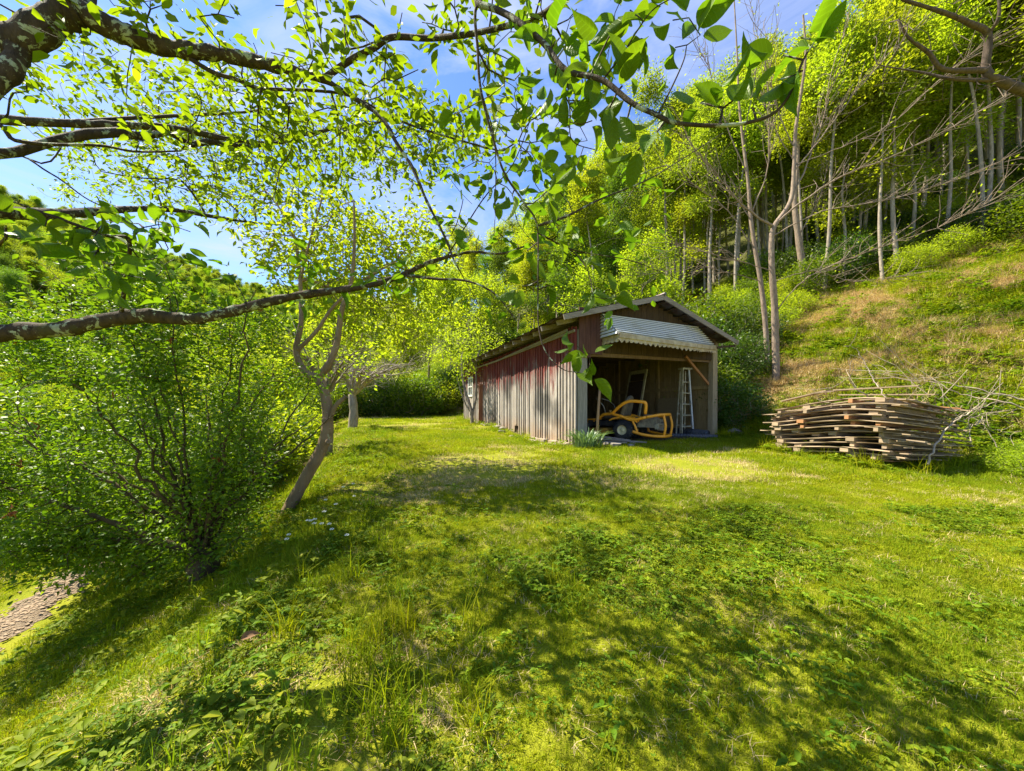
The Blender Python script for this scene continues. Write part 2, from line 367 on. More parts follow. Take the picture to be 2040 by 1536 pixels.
def axis(a, b, mid0, mid1, step, far):
    c = list(np.arange(mid0, mid1+1e-6, step)); s = step
    x = mid0; lo = []
    while x > a: s = min(s*1.22, far); x -= s; lo.append(x)
    x = mid1; s = step; hi = []
    while x < b: s = min(s*1.22, far); x += s; hi.append(x)
    return np.array(lo[::-1]+c+hi)
xs = axis(-420, 320, -9, 14, .11, 14); ys = axis(-60, 420, -1, 16, .11, 14)
X, Y = np.meshgrid(xs, ys); Z = height(X, Y); nx, ny = len(xs), len(ys)
i = np.arange(ny-1)[:, None]*nx; j = np.arange(nx-1)[None]
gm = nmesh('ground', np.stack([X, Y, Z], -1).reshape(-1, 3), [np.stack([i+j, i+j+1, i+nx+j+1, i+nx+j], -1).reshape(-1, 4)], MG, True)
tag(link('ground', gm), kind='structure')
# gravel drive down the bank
def gravel_mat():
    m, t = newmat('gravel'); g = G(t); c = g.coord(); v = g.n('ShaderNodeTexVoronoi'); g.l(c, v.inputs['Vector']); v.inputs['Scale'].default_value = 55
    n = g.noise(c, 4, 5); col = g.mix(v.outputs['Color'], (.24, .18, .12), (.14, .10, .065)); col = g.mix(g.ramp(n, .4, .7), col, (.28, .21, .14))
    g.pbr(col, .9, .2, normal=g.bump(v.outputs['Distance'], 1, .02)); return m
DR = [(-4.8, 1.2), (-5.2, 2.6), (-5.75, 4.0), (-6.25, 5.2), (-7.0, 6.6), (-8.2, 9.0), (-10, 12), (-13, 16)]
P = catmull([(a, b, 0) for a, b in DR], 14); T = np.gradient(P, axis=0); T /= np.linalg.norm(T, axis=1)[:, None]; S = np.stack([T[:, 1], -T[:, 0]], 1)
V = []; k = 9
for q, (p, s_) in enumerate(zip(P, S)):
    for w in np.linspace(-1, 1, k):
        hw = .26+.07*math.sin(q*.9)+.05*math.sin(q*2.3+w); x, y = p[0]+s_[0]*w*hw, p[1]+s_[1]*w*hw; V.append([x, y, H(x, y)+(.022 if abs(w) < .95 else .004)])
i = np.arange(len(P)-1)[:, None]*k; j = np.arange(k-1)[None]
tag(link('driveway', nmesh('driveway', V, [np.stack([i+j, i+j+1, i+k+j+1, i+k+j], -1).reshape(-1, 4)], gravel_mat(), True)), kind='structure')
def drive_d(x, y): return np.min(np.hypot(x[:, None]-P_dr[None, :, 0], y[:, None]-P_dr[None, :, 1]), 1)
P_dr = P.copy()
# bare earth under the open front of the shed
def shed_xy(s, r): return A0+s*D2+r*D1
EARTH = plain('bare_earth', (.13, .085, .05), .95, .1, dirt=(.05, .035, .02), df=.5, ds=5, bs=1)
V = []; ns, nr = 30, 60
for a in range(nr+1):
    for b in range(ns+1):
        s_ = -.1+4.45*b/ns; r_ = -.45+10.3*a/nr; e = .12*math.sin(b*.9)+.06*math.sin(b*2.1) if a == 0 else 0
        x, y = shed_xy(s_, r_+e); V.append([x, y, max(H(x, y)+.006, .70) if a > 2 else H(x, y)+.006*a])
i = np.arange(nr)[:, None]*(ns+1); j = np.arange(ns)[None]; k = ns+1
tag(link('earth_floor', nmesh('earth_floor', V, [np.stack([i+j, i+j+1, i+k+j+1, i+k+j], -1).reshape(-1, 4)], EARTH, True)), kind='structure')
# ---------------------------------------------------------------- the shed
GREY = woodmat('weathered_wood', (.38, .32, .26), (.20, .16, .13), (6, 6, .6), .35)
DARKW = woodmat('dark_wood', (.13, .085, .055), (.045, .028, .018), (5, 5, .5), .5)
BROWNW = woodmat('brown_wood', (.30, .19, .10), (.13, .08, .04), (4, 4, .5), .45)
def paint_mat(name, red, lo, hi, k=1.):
    """old barn paint: still red under the eave, worn off to bare grey wood lower down"""
    m, t = newmat(name); g = G(t); ti = g.attr('tint'); c0 = g.n('ShaderNodeTexCoord').outputs['Object']; sx = g.n('ShaderNodeSeparateXYZ'); g.l(c0, sx.inputs[0])
    st = g.noise(g.coord((9, 9, .55)), 3.0, 7, .72, .3); wd = g.noise(g.coord((1.2, 1.1, .8)), 1.3, 4, .6); fine = g.noise(g.coord((30, 30, 1.6)), 3, 6, .7)
    wood = g.mix(g.ramp(fine, .3, .7), (.62, .56, .50), (.27, .23, .20)); wood = g.mix(g.ramp(st, .5, .66, 0, .8), wood, (.06, .05, .045))
    wood = g.mix(g.math('MULTIPLY', g.math('SUBTRACT', 1, ti), .55), wood, (.15, .12, .10))
    dk = g.noise(g.coord((1, .55, .5)), 1.6, 3, .5); wood = g.mix(g.ramp(dk, .52, .66, 0, .75), wood, (.05, .048, .045))
    lowz = g.ramp(sx.outputs[2], .1, .6, .75, 0); wood = g.mix(g.math('MULTIPLY', lowz, g.ramp(wd, .3, .6)), wood, (.34, .21, .12))
    pc = g.mix(g.ramp(fine, .25, .75), red, tuple(x*.45 for x in red)); pc = g.mix(g.ramp(st, .5, .72, 0, .8), pc, (.045, .018, .014))
    lvl = g.math('ADD', sx.outputs[2], g.math('ADD', g.math('MULTIPLY', g.math('SUBTRACT', st, .5), 2.6), g.math('MULTIPLY', g.math('SUBTRACT', wd, .5), 1.6)))
    lvl = g.math('ADD', lvl, g.math('MULTIPLY', g.math('SUBTRACT', ti, .5), .5)); col = g.mix(g.ramp(lvl, lo, hi, 0, k), wood, pc)
    g.pbr(col, .85, .18, normal=g.bump(fine, .7, .006)); return m
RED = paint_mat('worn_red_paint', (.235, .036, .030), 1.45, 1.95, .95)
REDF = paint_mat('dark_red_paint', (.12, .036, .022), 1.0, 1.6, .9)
METALR = plain('roof_metal', (.16, .15, .15), .45, .5, .6, dirt=(.10, .05, .03), df=.5)
Z0 = .72; RZ = math.atan2(D2[1], D2[0]); WD = 4.2; LN = 9.85
shed = empty('shed', (A0[0], A0[1], Z0), RZ, 'long weathered red wooden shed with open front on the lawn', 'shed')
def roofz(s, top=True):       # height of the roof line above Z0
    return np.interp(s, [-.55, 2.12, 4.60], [2.70, 3.40, 2.52])
wall_top = 2.60
# left wall of separate boards with battens
mb = MB(); y = 0.0; k = 0
while y < LN-.05:
    w = random.uniform(.11, .17); w = min(w, LN-y); o = random.uniform(-.012, .012); b0 = random.uniform(-.10, .06)
    if 3.15 < y < 3.5: b0 = .25
    lean = random.uniform(-.012, .012)
    if not (8.35 < y+w/2 < 9.05):
        mb.hexa([(-.03+o, y+.008, b0), (o, y+.008, b0), (o, y+w-.008, b0+random.uniform(-.02, .02)), (-.03+o, y+w-.008, b0)],
            [(-.03+o, y+.008+lean, wall_top), (o, y+.008+lean, wall_top), (o, y+w-.008+lean, wall_top), (-.03+o, y+w-.008+lean, wall_top)], tint=random.random()**.7)
        if random.random() < .8:
            bw = random.uniform(.03, .05); yb = y+w-bw/2
            mb.box((-.045+o, yb, (b0+wall_top)/2+.03), (.022, bw, wall_top-b0-.02), tint=random.random())
    else:
        for za, zb in ((b0, 1.32), (2.15, wall_top)): mb.box((-.015+o, y+w/2, (za+zb)/2), (.03, w-.016, zb-za), tint=random.random())
    y += w
mb.build('side_wall', RED, shed)
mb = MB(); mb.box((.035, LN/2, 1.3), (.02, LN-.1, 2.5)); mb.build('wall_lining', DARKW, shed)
mb = MB()
for a, b in (((-.075, -.02, 2.50), (-.075, 5.2, 2.46)), ((-.10, .25, 2.56), (-.085, 4.4, 2.47)), ((-.075, 5.22, 2.46), (-.075, 9.8, 2.5))): mb.bar(a, b, .03, .055)
mb.build('eave_board', GREY, shed)
# right wall, inner side seen through the opening
mb = MB(); y = 0.12
while y < LN:
    w = random.uniform(.14, .24); mb.box((WD-.02+random.uniform(-.01, .01), y+w/2, 1.26), (.03, w-.012, 2.52+random.uniform(-.02, .02))); y += w
mb.box((WD-.075, LN/2, 1.35), (.07, LN-.2, .09)); mb.box((WD-.075, LN/2, .15), (.07, LN-.2, .09)); mb.box((WD-.07, 1.9, 1.3), (.06, .09, 2.4)); mb.box((WD-.07, 3.8, 1.3), (.06, .09, 2.4))
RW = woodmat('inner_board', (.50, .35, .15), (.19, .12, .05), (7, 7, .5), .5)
mb.build('inner_wall', RW, shed)
mb = MB(); y = 0
while y < WD-.05:
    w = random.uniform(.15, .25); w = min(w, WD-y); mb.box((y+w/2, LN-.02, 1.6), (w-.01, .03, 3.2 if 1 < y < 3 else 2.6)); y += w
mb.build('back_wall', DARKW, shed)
# corner posts
mb = MB(); mb.box((.13, .0, 1.27), (.235, .05, 2.54), tint=.8); mb.build('corner_board', woodmat('pale_board', (.36, .33, .28), (.17, .15, .125), (6, 6, .4), .1), shed)
mb = MB(); mb.hexa([(4.04, -.09, .0), (4.22, -.09, .0), (4.22, .06, .0), (4.04, .06, .0)], [(4.10, -.07, 2.45), (4.25, -.07, 2.45), (4.25, .06, 2.45), (4.10, .06, 2.45)], tint=.8)
mb.build('corner_post', woodmat('post_wood', (.45, .36, .22), (.24, .17, .09), (6, 6, .4), .1), shed)
# boards above and left of the opening
mb = MB(); x = .02
while x < .62:
    w = .15; mb.box((x+w/2, -.045, 2.47 if x < .3 else 2.5), (w-.006, .03, 1.1 if x < .3 else 1.0)); x += w
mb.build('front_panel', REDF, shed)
mb = MB(); x = .0
while x < WD+.0:
    w = random.uniform(.14, .2); c = x+w/2; top = float(roofz(c))-.07; zb = 2.05 if c > .62 else 2.99
    if top > zb+.05: mb.box((c, -.012, (top+zb)/2), (w-.008, .03, top-zb))
    x += w
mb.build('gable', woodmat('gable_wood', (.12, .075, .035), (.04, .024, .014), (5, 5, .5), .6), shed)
mb = MB(); mb.bar((.25, .06, 2.06), (4.1, .06, 2.1), .08, .20); mb.bar((.3, .22, 2.22), (4.1, .22, 2.25), .05, .14); mb.build('header_beam', BROWNW, shed)
mb = MB()
for r_ in np.arange(.6, LN, .8): mb.bar((.06, r_, 2.5), (WD-.05, r_, 2.45), .05, .12)
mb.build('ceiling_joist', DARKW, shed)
mb = MB(); mb.bar((3.15, -.05, 2.10), (3.98, -.02, 1.42), .04, .06); mb.build('diagonal_brace', woodmat('orange_wood', (.42, .20, .07), (.28, .12, .04), (5, 5, 5), .1), shed)
# roof
def roof_side(s0, s1, nm):
    mb = MB(); n = 90; ys_ = np.linspace(-.36, LN+.3, n); V = []
    for q, yy in enumerate(ys_):
        r = .012*math.sin(q*PI/2*1.0) if q % 4 else .0
        sag = -.05*math.sin((yy+.3)/(LN+.6)*PI)
        for s_ in (s0, s1): V.append([s_, yy, float(roofz(s_))+.05+r+sag])
    i = np.arange(n-1)*2; Q = np.stack([i, i+1, i+3, i+2], -1); mb.add(V, Q)
    V2 = np.array(V)-[0, 0, .02]; mb.add(V2, Q[:, ::-1]); return mb.build(nm, METALR, shed)
roof_side(-.52, 2.12, 'roof'); roof_side(2.12, 4.58, 'roof')
mb = MB()
for r_ in np.arange(.15, LN, .62):
    sag = -.05*math.sin((r_+.3)/(LN+.6)*PI); e = random.uniform(-.04, .05)
    mb.bar((-.46+e, r_, float(roofz(-.46))-.045+sag), (2.12, r_, 3.40-.045+sag), .05, .11, tint=.9 if random.random() < .6 else .3); mb.bar((4.52, r_, float(roofz(4.52))-.045+sag), (2.13, r_, 3.40-.045+sag), .05, .11)
mb.build('rafter', GREY, shed)
mb = MB()
for s_ in np.linspace(-.35, 1.95, 7): mb.box((s_, LN/2, float(roofz(s_))+.008), (.1, LN+.4, .018))
for s_ in np.linspace(2.3, 4.4, 7): mb.box((s_, LN/2, float(roofz(s_))+.008), (.1, LN+.4, .018))
mb.build('roof_lath', DARKW, shed)
RAKE = woodmat('rake_board', (.36, .31, .25), (.18, .145, .11), (.7, 3, 7), .15)
mb = MB(); mb.bar((-.55, -.37, 2.70-.03), (2.12, -.37, 3.40-.02), .03, .115, tint=.7); mb.build('rake_board', RAKE, shed)
mb = MB(); mb.bar((4.62, -.37, 2.51-.03), (2.12, -.375, 3.40-.02), .03, .105, tint=.9); mb.build('rake_board', RAKE, shed)
mb = MB(); mb.tube([(2.12, -.42, 3.455), (2.12, 3, 3.43), (2.12, 6, 3.41), (2.12, LN+.3, 3.45)], .035, 6); mb.build('ridge_cap', METALR, shed)
mb = MB(); mb.bar((4.2, -.1, 2.38), (4.6, -.3, 2.42), .05, .05); mb.build('roof_strut', DARKW, shed)
# window in the far end of the side wall
WHITE = plain('white_paint', (.75, .75, .72), .5, .4, dirt=(.35, .3, .24), df=.45, ds=9)
win = empty('window', (0, 0, 0)); win.parent = shed; KIDS.setdefault('shed', []).append(win)
mb = MB()
for zc, h_ in ((1.35, .08), (2.14, .08), (1.75, .035)): mb.box((-.05, 8.7, zc), (.035, .74, h_))
for yc in (8.36, 9.04): mb.box((-.053, yc, 1.745), (.035, .07, .72))
mb.box((-.052, 8.7, 1.745), (.03, .035, .71)); mb.build('frame', WHITE, win)
mglass, t = newmat('window_glass'); g = G(t); g.pbr((.03, .04, .045), .06, .7)
mb = MB(); mb.box((-.03, 8.7, 1.745), (.008, .68, .74)); mb.build('pane', mglass, win)
# things nailed to the far end of the side wall: leaning orange-brown plank
mb = MB(); mb.bar((-.10, 6.95, .05), (-.075, 6.9, 1.75), .03, .22, up=(1, 0, 0)); 
o = mb.build('plank', woodmat('rust_plank', (.42, .17, .09), (.24, .10, .06), (5, 5, .6), .1)); o.matrix_world = shed.matrix_world.copy()
o.location = shed.location; o.rotation_euler = shed.rotation_euler; tag(o, 'upright orange brown plank leaning on the far end of the red shed wall', 'plank')
# foundation of loose blocks
BLOCK = plain('concrete_block', (.42, .36, .29), .9, .2, dirt=(.22, .12, .07), df=.5, bs=.6)
for k, (r_, l_, ex) in enumerate(((.45, .42, .02), (.98, .42, 0), (1.55, .40, .05), (2.05, .36, .0), (2.62, .4, .03), (3.9, .4, 0), (5.2, .4, 0), (7.0, .4, 0), (9.0, .4, 0))):
    mb = MB(); mb.box((-.03-ex, r_, -.10), (.17, l_, .20), R=[[math.cos(ex*2), -math.sin(ex*2), 0], [math.sin(ex*2), math.cos(ex*2), 0], [0, 0, 1]]); mb.build('foundation_block', BLOCK, shed, bevel=.012)
# awning: white slatted metal hood with scalloped fringe
AW = plain('awning_metal', (.80, .81, .83), .38, .5, .15, dirt=(.50, .47, .40), df=.36, ds=1.6)
AW_SHADE = plain('awning_slat_shadow', (.20, .20, .20), .6, .3, .2, dirt=(.1, .09, .07))  # dark sheet under the slats, coloured as the shadow lines between them
aw = empty('awning'); aw.parent = shed; KIDS['shed'].append(aw)
T0, T1 = np.array([.60, -.05, 2.93]), np.array([3.52, -.05, 2.89]); B0, BF0, BF1, B1 = np.array([.60, -.05, 2.36]), np.array([.56, -.72, 2.34]), np.array([2.75, -.72, 2.26]), np.array([4.2, -.05, 2.40])
def slats(a0, a1, b0, b1, n, nm):
    """a = upper edge, b = lower edge; n overlapping slats"""
    mb = MB(); a0, a1, b0, b1 = map(np.asarray, (a0, a1, b0, b1))
    nr = np.cross(b1-b0, b0-a0); nr = nr/(np.linalg.norm(nr)+1e-9)
    if nr[1] > 0 or nr[2] < -.3 or nr[0] > .9: nr = -nr
    for k in range(n):
        u, v = k/n, (k+1)/n; p = [a0+(b0-a0)*u, a1+(b1-a1)*u, a1+(b1-a1)*v+nr*.042, a0+(b0-a0)*v+nr*.042]
        q3 = a0+(b0-a0)*(u+.80/n)+nr*.034; q2 = a1+(b1-a1)*(u+.80/n)+nr*.034; p = [p[0], p[1], q2, q3]
        lo = [q-nr*.006 for q in p]; mb.hexa(lo, p, tint=.5); mb.add([q3, q2, q2-nr*.03, q3-nr*.03], [[0, 1, 2, 3]])
    mb.m = 1; mb.add([a0-nr*.012, a1-nr*.012, b1-nr*.012, b0-nr*.012], [[0, 1, 2, 3]]); o = mb.build(nm, [AW, AW_SHADE], aw); return o
slats(T0, T1-[.45, 0, 0], BF0, BF1, 10, 'hood'); slats(T1-[.45, 0, 0], T1, BF1, B1, 10, 'side_hood')
slats(T0+[-.004, 0, 0], T0+[-.004, .0, 0.001], B0+[-.004, 0, 0], BF0+[-.004, 0, 0], 8, 'side_hood')
CREAM = plain('cream_fringe', (.50, .42, .28), .55, .4, dirt=(.30, .22, .12), df=.5, ds=7)
def fringe(p, q, n):
    d = q-p; l = np.linalg.norm(d); dn = d/l; m_ = n*8; V = []; Tq = []
    out_ = np.array([dn[1], -dn[0], 0]);
    if out_[1] > 0: out_ = -out_
    for k in range(m_+1):
        u = k/m_; b = p+d*u; s_ = abs(math.sin(u*n*PI))*(.6+.5*math.sin(int(u*n)*2.7+n)**2); w = .012*math.sin(k*.9)
        for z_, oo in ((0.015, .03), (-.075, .035), (-.085, .012), (-.12-.055*s_, .012+w)): V.append(b+out_*oo+[0, 0, z_])
    i = np.arange(m_)[:, None]*4; j = np.arange(3)[None]; return V, np.stack([i+j, i+j+1, i+5+j, i+4+j], -1).reshape(-1, 4)
mb = MB()
for p, q, n in ((B0+[-.0, 0, 0], BF0, 4), (BF0, BF1, 17), (BF1, B1, 11)):
    V, Q = fringe(p, q, n); mb.add(V, Q)
    nrm = np.array([0, .006, 0]); mb.add(np.array(V)+nrm, Q[:, ::-1])
mb.build('fringe', CREAM, aw)
# ---------------------------------------------------------------- things in and round the shed
def sp(s, r, z=0): x, y = shed_xy(s, r); return np.array([x, y, Z0+z])
# mower: origin under the rear axle, +x = forward
ORANGE = plain('orange_enamel', (.92, .37, .015), .3, .55, dirt=(.45, .17, .02), df=.35, bs=.03)
BLACK = plain('black_plastic', (.018, .018, .02), .5, .4, dirt=(.07, .06, .05), df=.5)
TYRE = plain('tyre_rubber', (.02, .02, .022), .85, .25, dirt=(.09, .08, .06), df=.45, bs=.5)
STEEL = plain('dull_steel', (.36, .32, .22), .5, .5, .35, dirt=(.12, .10, .08), df=.5)
CREAMR = plain('wheel_rim', (.70, .60, .32), .5, .4, dirt=(.2, .15, .08), df=.4)
SEATM = plain('seat_vinyl', (.06, .055, .045), .55, .4, dirt=(.22, .18, .10), df=.5)
GOLD = plain('deck_paint', (.55, .27, .02), .5, .4, dirt=(.2, .12, .03), df=.55)
mpos = sp(1.80, .42, .03); mh = math.atan2(.64, -.77)
mw = empty('ride_on_mower', mpos, mh, 'orange zero-turn mower parked in the open front of the shed', 'mower')
def wheel(nm, c, r, w, rr):
    e = empty('wheel', c); e.parent = mw; KIDS.setdefault(mw.name, []).append(e); mb = MB(); c0 = (0, 0, 0)
    mb.lathe([(rr, -w/2*.8), (r*.86, -w/2), (r*.97, -w*.34), (r, -w*.15), (r, w*.15), (r*.97, w*.34), (r*.86, w/2), (rr, w/2*.8)], c0, (0, 1, 0), 32)
    n = 22
    for k in range(n):
        a = k/n*2*PI
        for s_ in (-1, 1):
            mb.box((math.cos(a+s_*.07)*r, s_*w*.22, math.sin(a+s_*.07)*r), (.02, w*.36, .035), R=[[math.cos(a), 0, -math.sin(a)], [0, 1, 0], [math.sin(a), 0, math.cos(a)]])
    mb.build('tyre', TYRE, e, True); mb = MB()
    mb.lathe([(rr*1.04, -w*.42), (rr*.95, -w*.3), (rr*.45, -w*.22), (rr*.3, -w*.36), (.001, -w*.36)], c0, (0, 1, 0), 28); mb.lathe([(rr*1.04, w*.42), (rr*.95, w*.3), (rr*.45, w*.22), (rr*.3, w*.36), (.001, w*.36)], c0, (0, 1, 0), 28)
    mb.build('rim', CREAMR, e, True)
wheel('wheel', (0, .40, .235), .235, .24, .115); wheel('wheel', (0, -.40, .235), .235, .24, .115)
wheel('wheel', (1.22, .33, .14), .14, .10, .06); wheel('wheel', (1.22, -.33, .14), .14, .10, .06)
mb = MB()      # low frame and body pan
mb.box((.45, 0, .38), (1.2, .42, .14)); mb.box((-.02, 0, .32), (.5, .56, .10)); mb.bar((1.0, -.36, .32), (1.0, .36, .32), .08, .08)
for s_ in (-1, 1): mb.bar((.95, s_*.33, .33), (1.24, s_*.33, .33), .07, .07); mb.bar((1.22, s_*.33, .14), (1.22, s_*.33, .34), .03, .12, up=(1, 0, 0))
mb.build('frame', BLACK, mw, bevel=.015)
mb = MB(); mb.hexa([(.35, -.5, .12), (.98, -.48, .12), (.98, .48, .12), (.35, .5, .12)], [(.40, -.46, .27), (.92, -.42, .25), (.92, .42, .25), (.40, .46, .27)]); mb.build('mower_deck', GOLD, mw, bevel=.03)
mb = MB(); mb.hexa([(.85, -.22, .40), (1.28, -.17, .38), (1.28, .17, .38), (.85, .22, .40)], [(.85, -.2, .50), (1.25, -.15, .47), (1.25, .15, .47), (.85, .2, .50)]); mb.box((1.28, 0, .40), (.05, .44, .16)); mb.build('foot_platform', ORANGE, mw, bevel=.02)
mb = MB(); mb.hexa([(.12, -.25, .50), (.62, -.24, .50), (.62, .24, .50), (.12, .25, .50)], [(.14, -.24, .60), (.60, -.23, .62), (.60, .23, .62), (.14, .24, .60)])
mb.build('seat', SEATM, mw, bevel=.04); mb = MB()
V = []; n = 14
for k in range(n+1):
    a = PI*k/n; yy = .25*math.cos(a); zz = .58+.50*(math.sin(a)**.6 if math.sin(a) > 0 else 0); lean = -(zz-.55)*.25
    V += [(.17+lean-.03*math.sin(a), yy, zz), (.07+lean, yy*.97, zz-.01)]
cen = len(V); V += [(.10, 0, .78), (.0, 0, .78)]; Q = []; T = []
for k in range(n): a = 2*k; Q.append([a, a+1, a+3, a+2]); T += [[a, a+2, cen], [a+3, a+1, cen+1]]
Q.append([0, 2*n, 2*n+1, 1]); T += [[2*n, 0, cen], [1, 2*n+1, cen+1]]
mb.add(V, Q, T); mb.build('seat_back', SEATM, mw, True, bevel=.02)
def rod(pts, r, nm, mat, n=10): mb = MB(); mb.tube(catmull(pts, 5), r, n); return mb.build(nm, mat, mw, True)
for s_ in (1, -1):
    # fender rail: rises beside the seat and bends down behind it
    if s_ > 0: rod([(.74, s_*.36, .45), (.52, s_*.38, .60), (.30, s_*.40, .63), (.10, s_*.41, .80), (-.12, s_*.40, .92), (-.42, s_*.37, .91), (-.52, s_*.35, .86), (-.50, s_*.33, .62)], .038, 'fender_rail', ORANGE)
    rod([(.30, s_*.40, .62), (.05, s_*.41, .56), (-.22, s_*.40, .48), (-.55, s_*.40, .55)], .036, 'side_rail', ORANGE)
    rod([(-.22, s_*.40, .47), (-.30, s_*.40, .30), (-.34, s_*.38, .16)], .026, 'guard_strut', ORANGE)
    # steering levers
    rod([(.50, s_*.30, .60), (.56, s_*.33, .82), (.70, s_*.32, .95), (.84, s_*.16, 1.02)], .014, 'steering_lever', STEEL, 6)
rod([(-.55, .40, .55), (-.80, .34, .60), (-.90, .20, .61), (-.92, 0, .61), (-.90, -.20, .61), (-.80, -.34, .60), (-.55, -.40, .55)], .034, 'rear_guard', ORANGE)
rod([(-.10, .42, .26), (-.34, .40, .17), (-.62, .37, .12), (-.86, .30, .11), (-.93, .14, .11), (-.93, -.14, .11), (-.86, -.30, .11), (-.62, -.37, .12), (-.34, -.40, .17)], .034, 'rear_guard', ORANGE)
for s_ in (1, -1): rod([(-.89, s_*.24, .60), (-.935, s_*.25, .36), (-.90, s_*.24, .12)], .028, 'guard_strut', ORANGE)
mb = MB(); mb.box((-.50, 0, .40), (.46, .46, .20)); mb.box((-.74, .0, .33), (.10, .50, .13)); mb.lathe([(.001, .0), (.17, .0), (.18, .05), (.14, .10), (.05, .11), (.001, .11)], (-.5, 0, .50), (0, 0, 1), 20)
mb.box((-.70, .10, .47), (.12, .07, .13)); mb.box((-.70, -.14, .45), (.14, .10, .10)); mb.tube(catmull([(-.72, -.2, .4), (-.82, -.1, .42), (-.82, .12, .38), (-.74, .22, .4)], 4), .02, 8)
mb.tube([(-.75, .2, .27), (-.80, .05, .25), (-.80, -.2, .26)], .035, 10); mb.build('engine', STEEL, mw, bevel=.012)
for s_ in (1, -1):
    mb = MB(); prof = [(.36, .50), (.26, .545), (.10, .575), (-.08, .575), (-.24, .545), (-.33, .47)]; V = []
    for x_, z_ in prof: V += [(x_, s_*.25, z_), (x_, s_*.42, z_-.02), (x_, s_*.42, z_-.06), (x_, s_*.25, z_-.03)]
    i = np.arange(5)[:, None]*4; j = np.arange(4)[None]; mb.add(V, np.stack([i+j, i+(j+1) % 4, i+4+(j+1) % 4, i+4+j], -1).reshape(-1, 4)); mb.build('fender', ORANGE, mw)
mb = MB(); mb.box((-.18, .0, .46), (.20, .60, .16)); mb.build('fuel_tank', BLACK, mw, bevel=.03)
mb = MB(); mb.lathe([(.001, 0), (.035, 0), (.035, .05), (.001, .05)], (.34, .40, .66), (0, 0, 1), 12); mb.build('fuel_cap', GOLD, mw)
# step ladder leaning against the inner right wall
ALU = plain('aged_aluminium', (.62, .56, .38), .5, .5, .35, dirt=(.30, .26, .14), df=.5)
lf = sp(3.72, .55); ld = empty('step_ladder', lf, RZ, 'tall aluminium step ladder standing folded against the inner right wall', 'ladder')
H_ = 1.86
mb = MB(); mb.bar((-.27, -.18, 0), (-.06, -.02, H_), .03, .075, up=(0, 1, 0)); mb.build('rail', ALU, ld); mb = MB(); mb.bar((.25, -.10, .0), (.21, .02, H_+.04), .035, .12, up=(.6, 1, 0)); mb.build('rail', plain('pale_rail', (.62, .62, .58), .5, .4, .2), ld)
for k in range(1, 6):
    u = k/6.2; a = np.array([-.27+.21*u, -.18+.16*u, H_*u]); b = np.array([.25-.04*u, -.10+.12*u, H_*u]); mb = MB(); mb.bar(a, b, .09, .03); mb.build('step', ALU, ld)
mb = MB(); mb.box((.07, .0, H_+.01), (.34, .17, .04)); mb.build('top_cap', ALU, ld)
mb = MB(); mb.bar((-.20, .06, 0), (-.04, .06, H_-.05), .025, .03); mb.bar((.16, .10, 0), (.14, .06, H_-.05), .025, .03)
for k in range(1, 6): u = k/6.2; mb.bar((-.20+.16*u, .06, H_*u+.03), (.16-.02*u, .09, H_*u+.03), .02, .02)
mb.build('rear_frame', ALU, ld)
# old screen door frame leaning on the wall behind the mower
dr = empty('screen_door', sp(3.42, 2.45), RZ+PI/2+.1, 'tall pale framed screen door leaning on the inner wall behind the mower', 'door'); dr.rotation_euler = (0, 0, RZ+1.45)
PALE = plain('yellowed_paint', (.58, .52, .30), .6, .3, dirt=(.3, .24, .12), df=.45)
mb = MB(); lean = .38; hh = 1.95
def dp(u, v, o=0): return (u, -lean*v/hh+o, v)
for a, b, w in (((-.42, .0), (-.42, hh), .09), ((.42, .0), (.42, hh), .11), ((-.46, hh), (.47, hh), .12), ((-.4, .08), (.4, .08), .16)): mb.bar(dp(*a), dp(*b), .035, w, up=(1, 0, 0) if abs(a[0]-b[0]) < .01 else (0, -lean/hh, 1))
mb.build('door_frame', PALE, dr)
mb = MB()
for u in (-.25, -.1, .05, .2): mb.bar(dp(u, .1), dp(u, hh-.35), .012, .015, up=(1, 0, 0))
for v in (.5, .9, 1.25): mb.bar(dp(-.4, v), dp(.4, v), .012, .015)
mb.build('grille', STEEL, dr)
mb = MB(); mb.bar(dp(-.4, hh-.17, .01), dp(.4, hh-.17, .01), .012, .22, up=(0, -lean/hh, 1)); mb.bar(dp(0, .1, .02), dp(0, hh-.3, .02), .76, .01, up=(0, 1, 0)); mb.build('screen', DARKW, dr)
# plywood panel
mb = MB(); p0 = sp(3.98, 1.35); e = empty('x'); bpy.data.objects.remove(e)
mb.box((0, 0, .55), (.018, .85, 1.1), R=[[math.cos(.1), 0, math.sin(.1)], [0, 1, 0], [-math.sin(.1), 0, math.cos(.1)]]); o = mb.build('plywood_sheet', woodmat('plywood', (.33, .24, .12), (.24, .17, .08), (1, 1, 3), .1))
o.location = p0; o.rotation_euler = (0, 0, RZ); tag(o, 'brown plywood sheet propped between the screen door and the ladder', 'panel')
# wooden pole at the left of the opening
mb = MB(); mb.tube([(0, 0, 0), (.03, .02, .6), (.09, .05, 1.35)], [.032, .03, .026], 8); o = mb.build('wooden_pole', woodmat('pole_wood', (.42, .26, .13), (.28, .16, .08), (4, 4, .5), .1), smooth=True)
o.location = sp(.36, -.22, -.04); tag(o, 'upright bare wooden pole leaning at the left of the shed opening', 'pole')
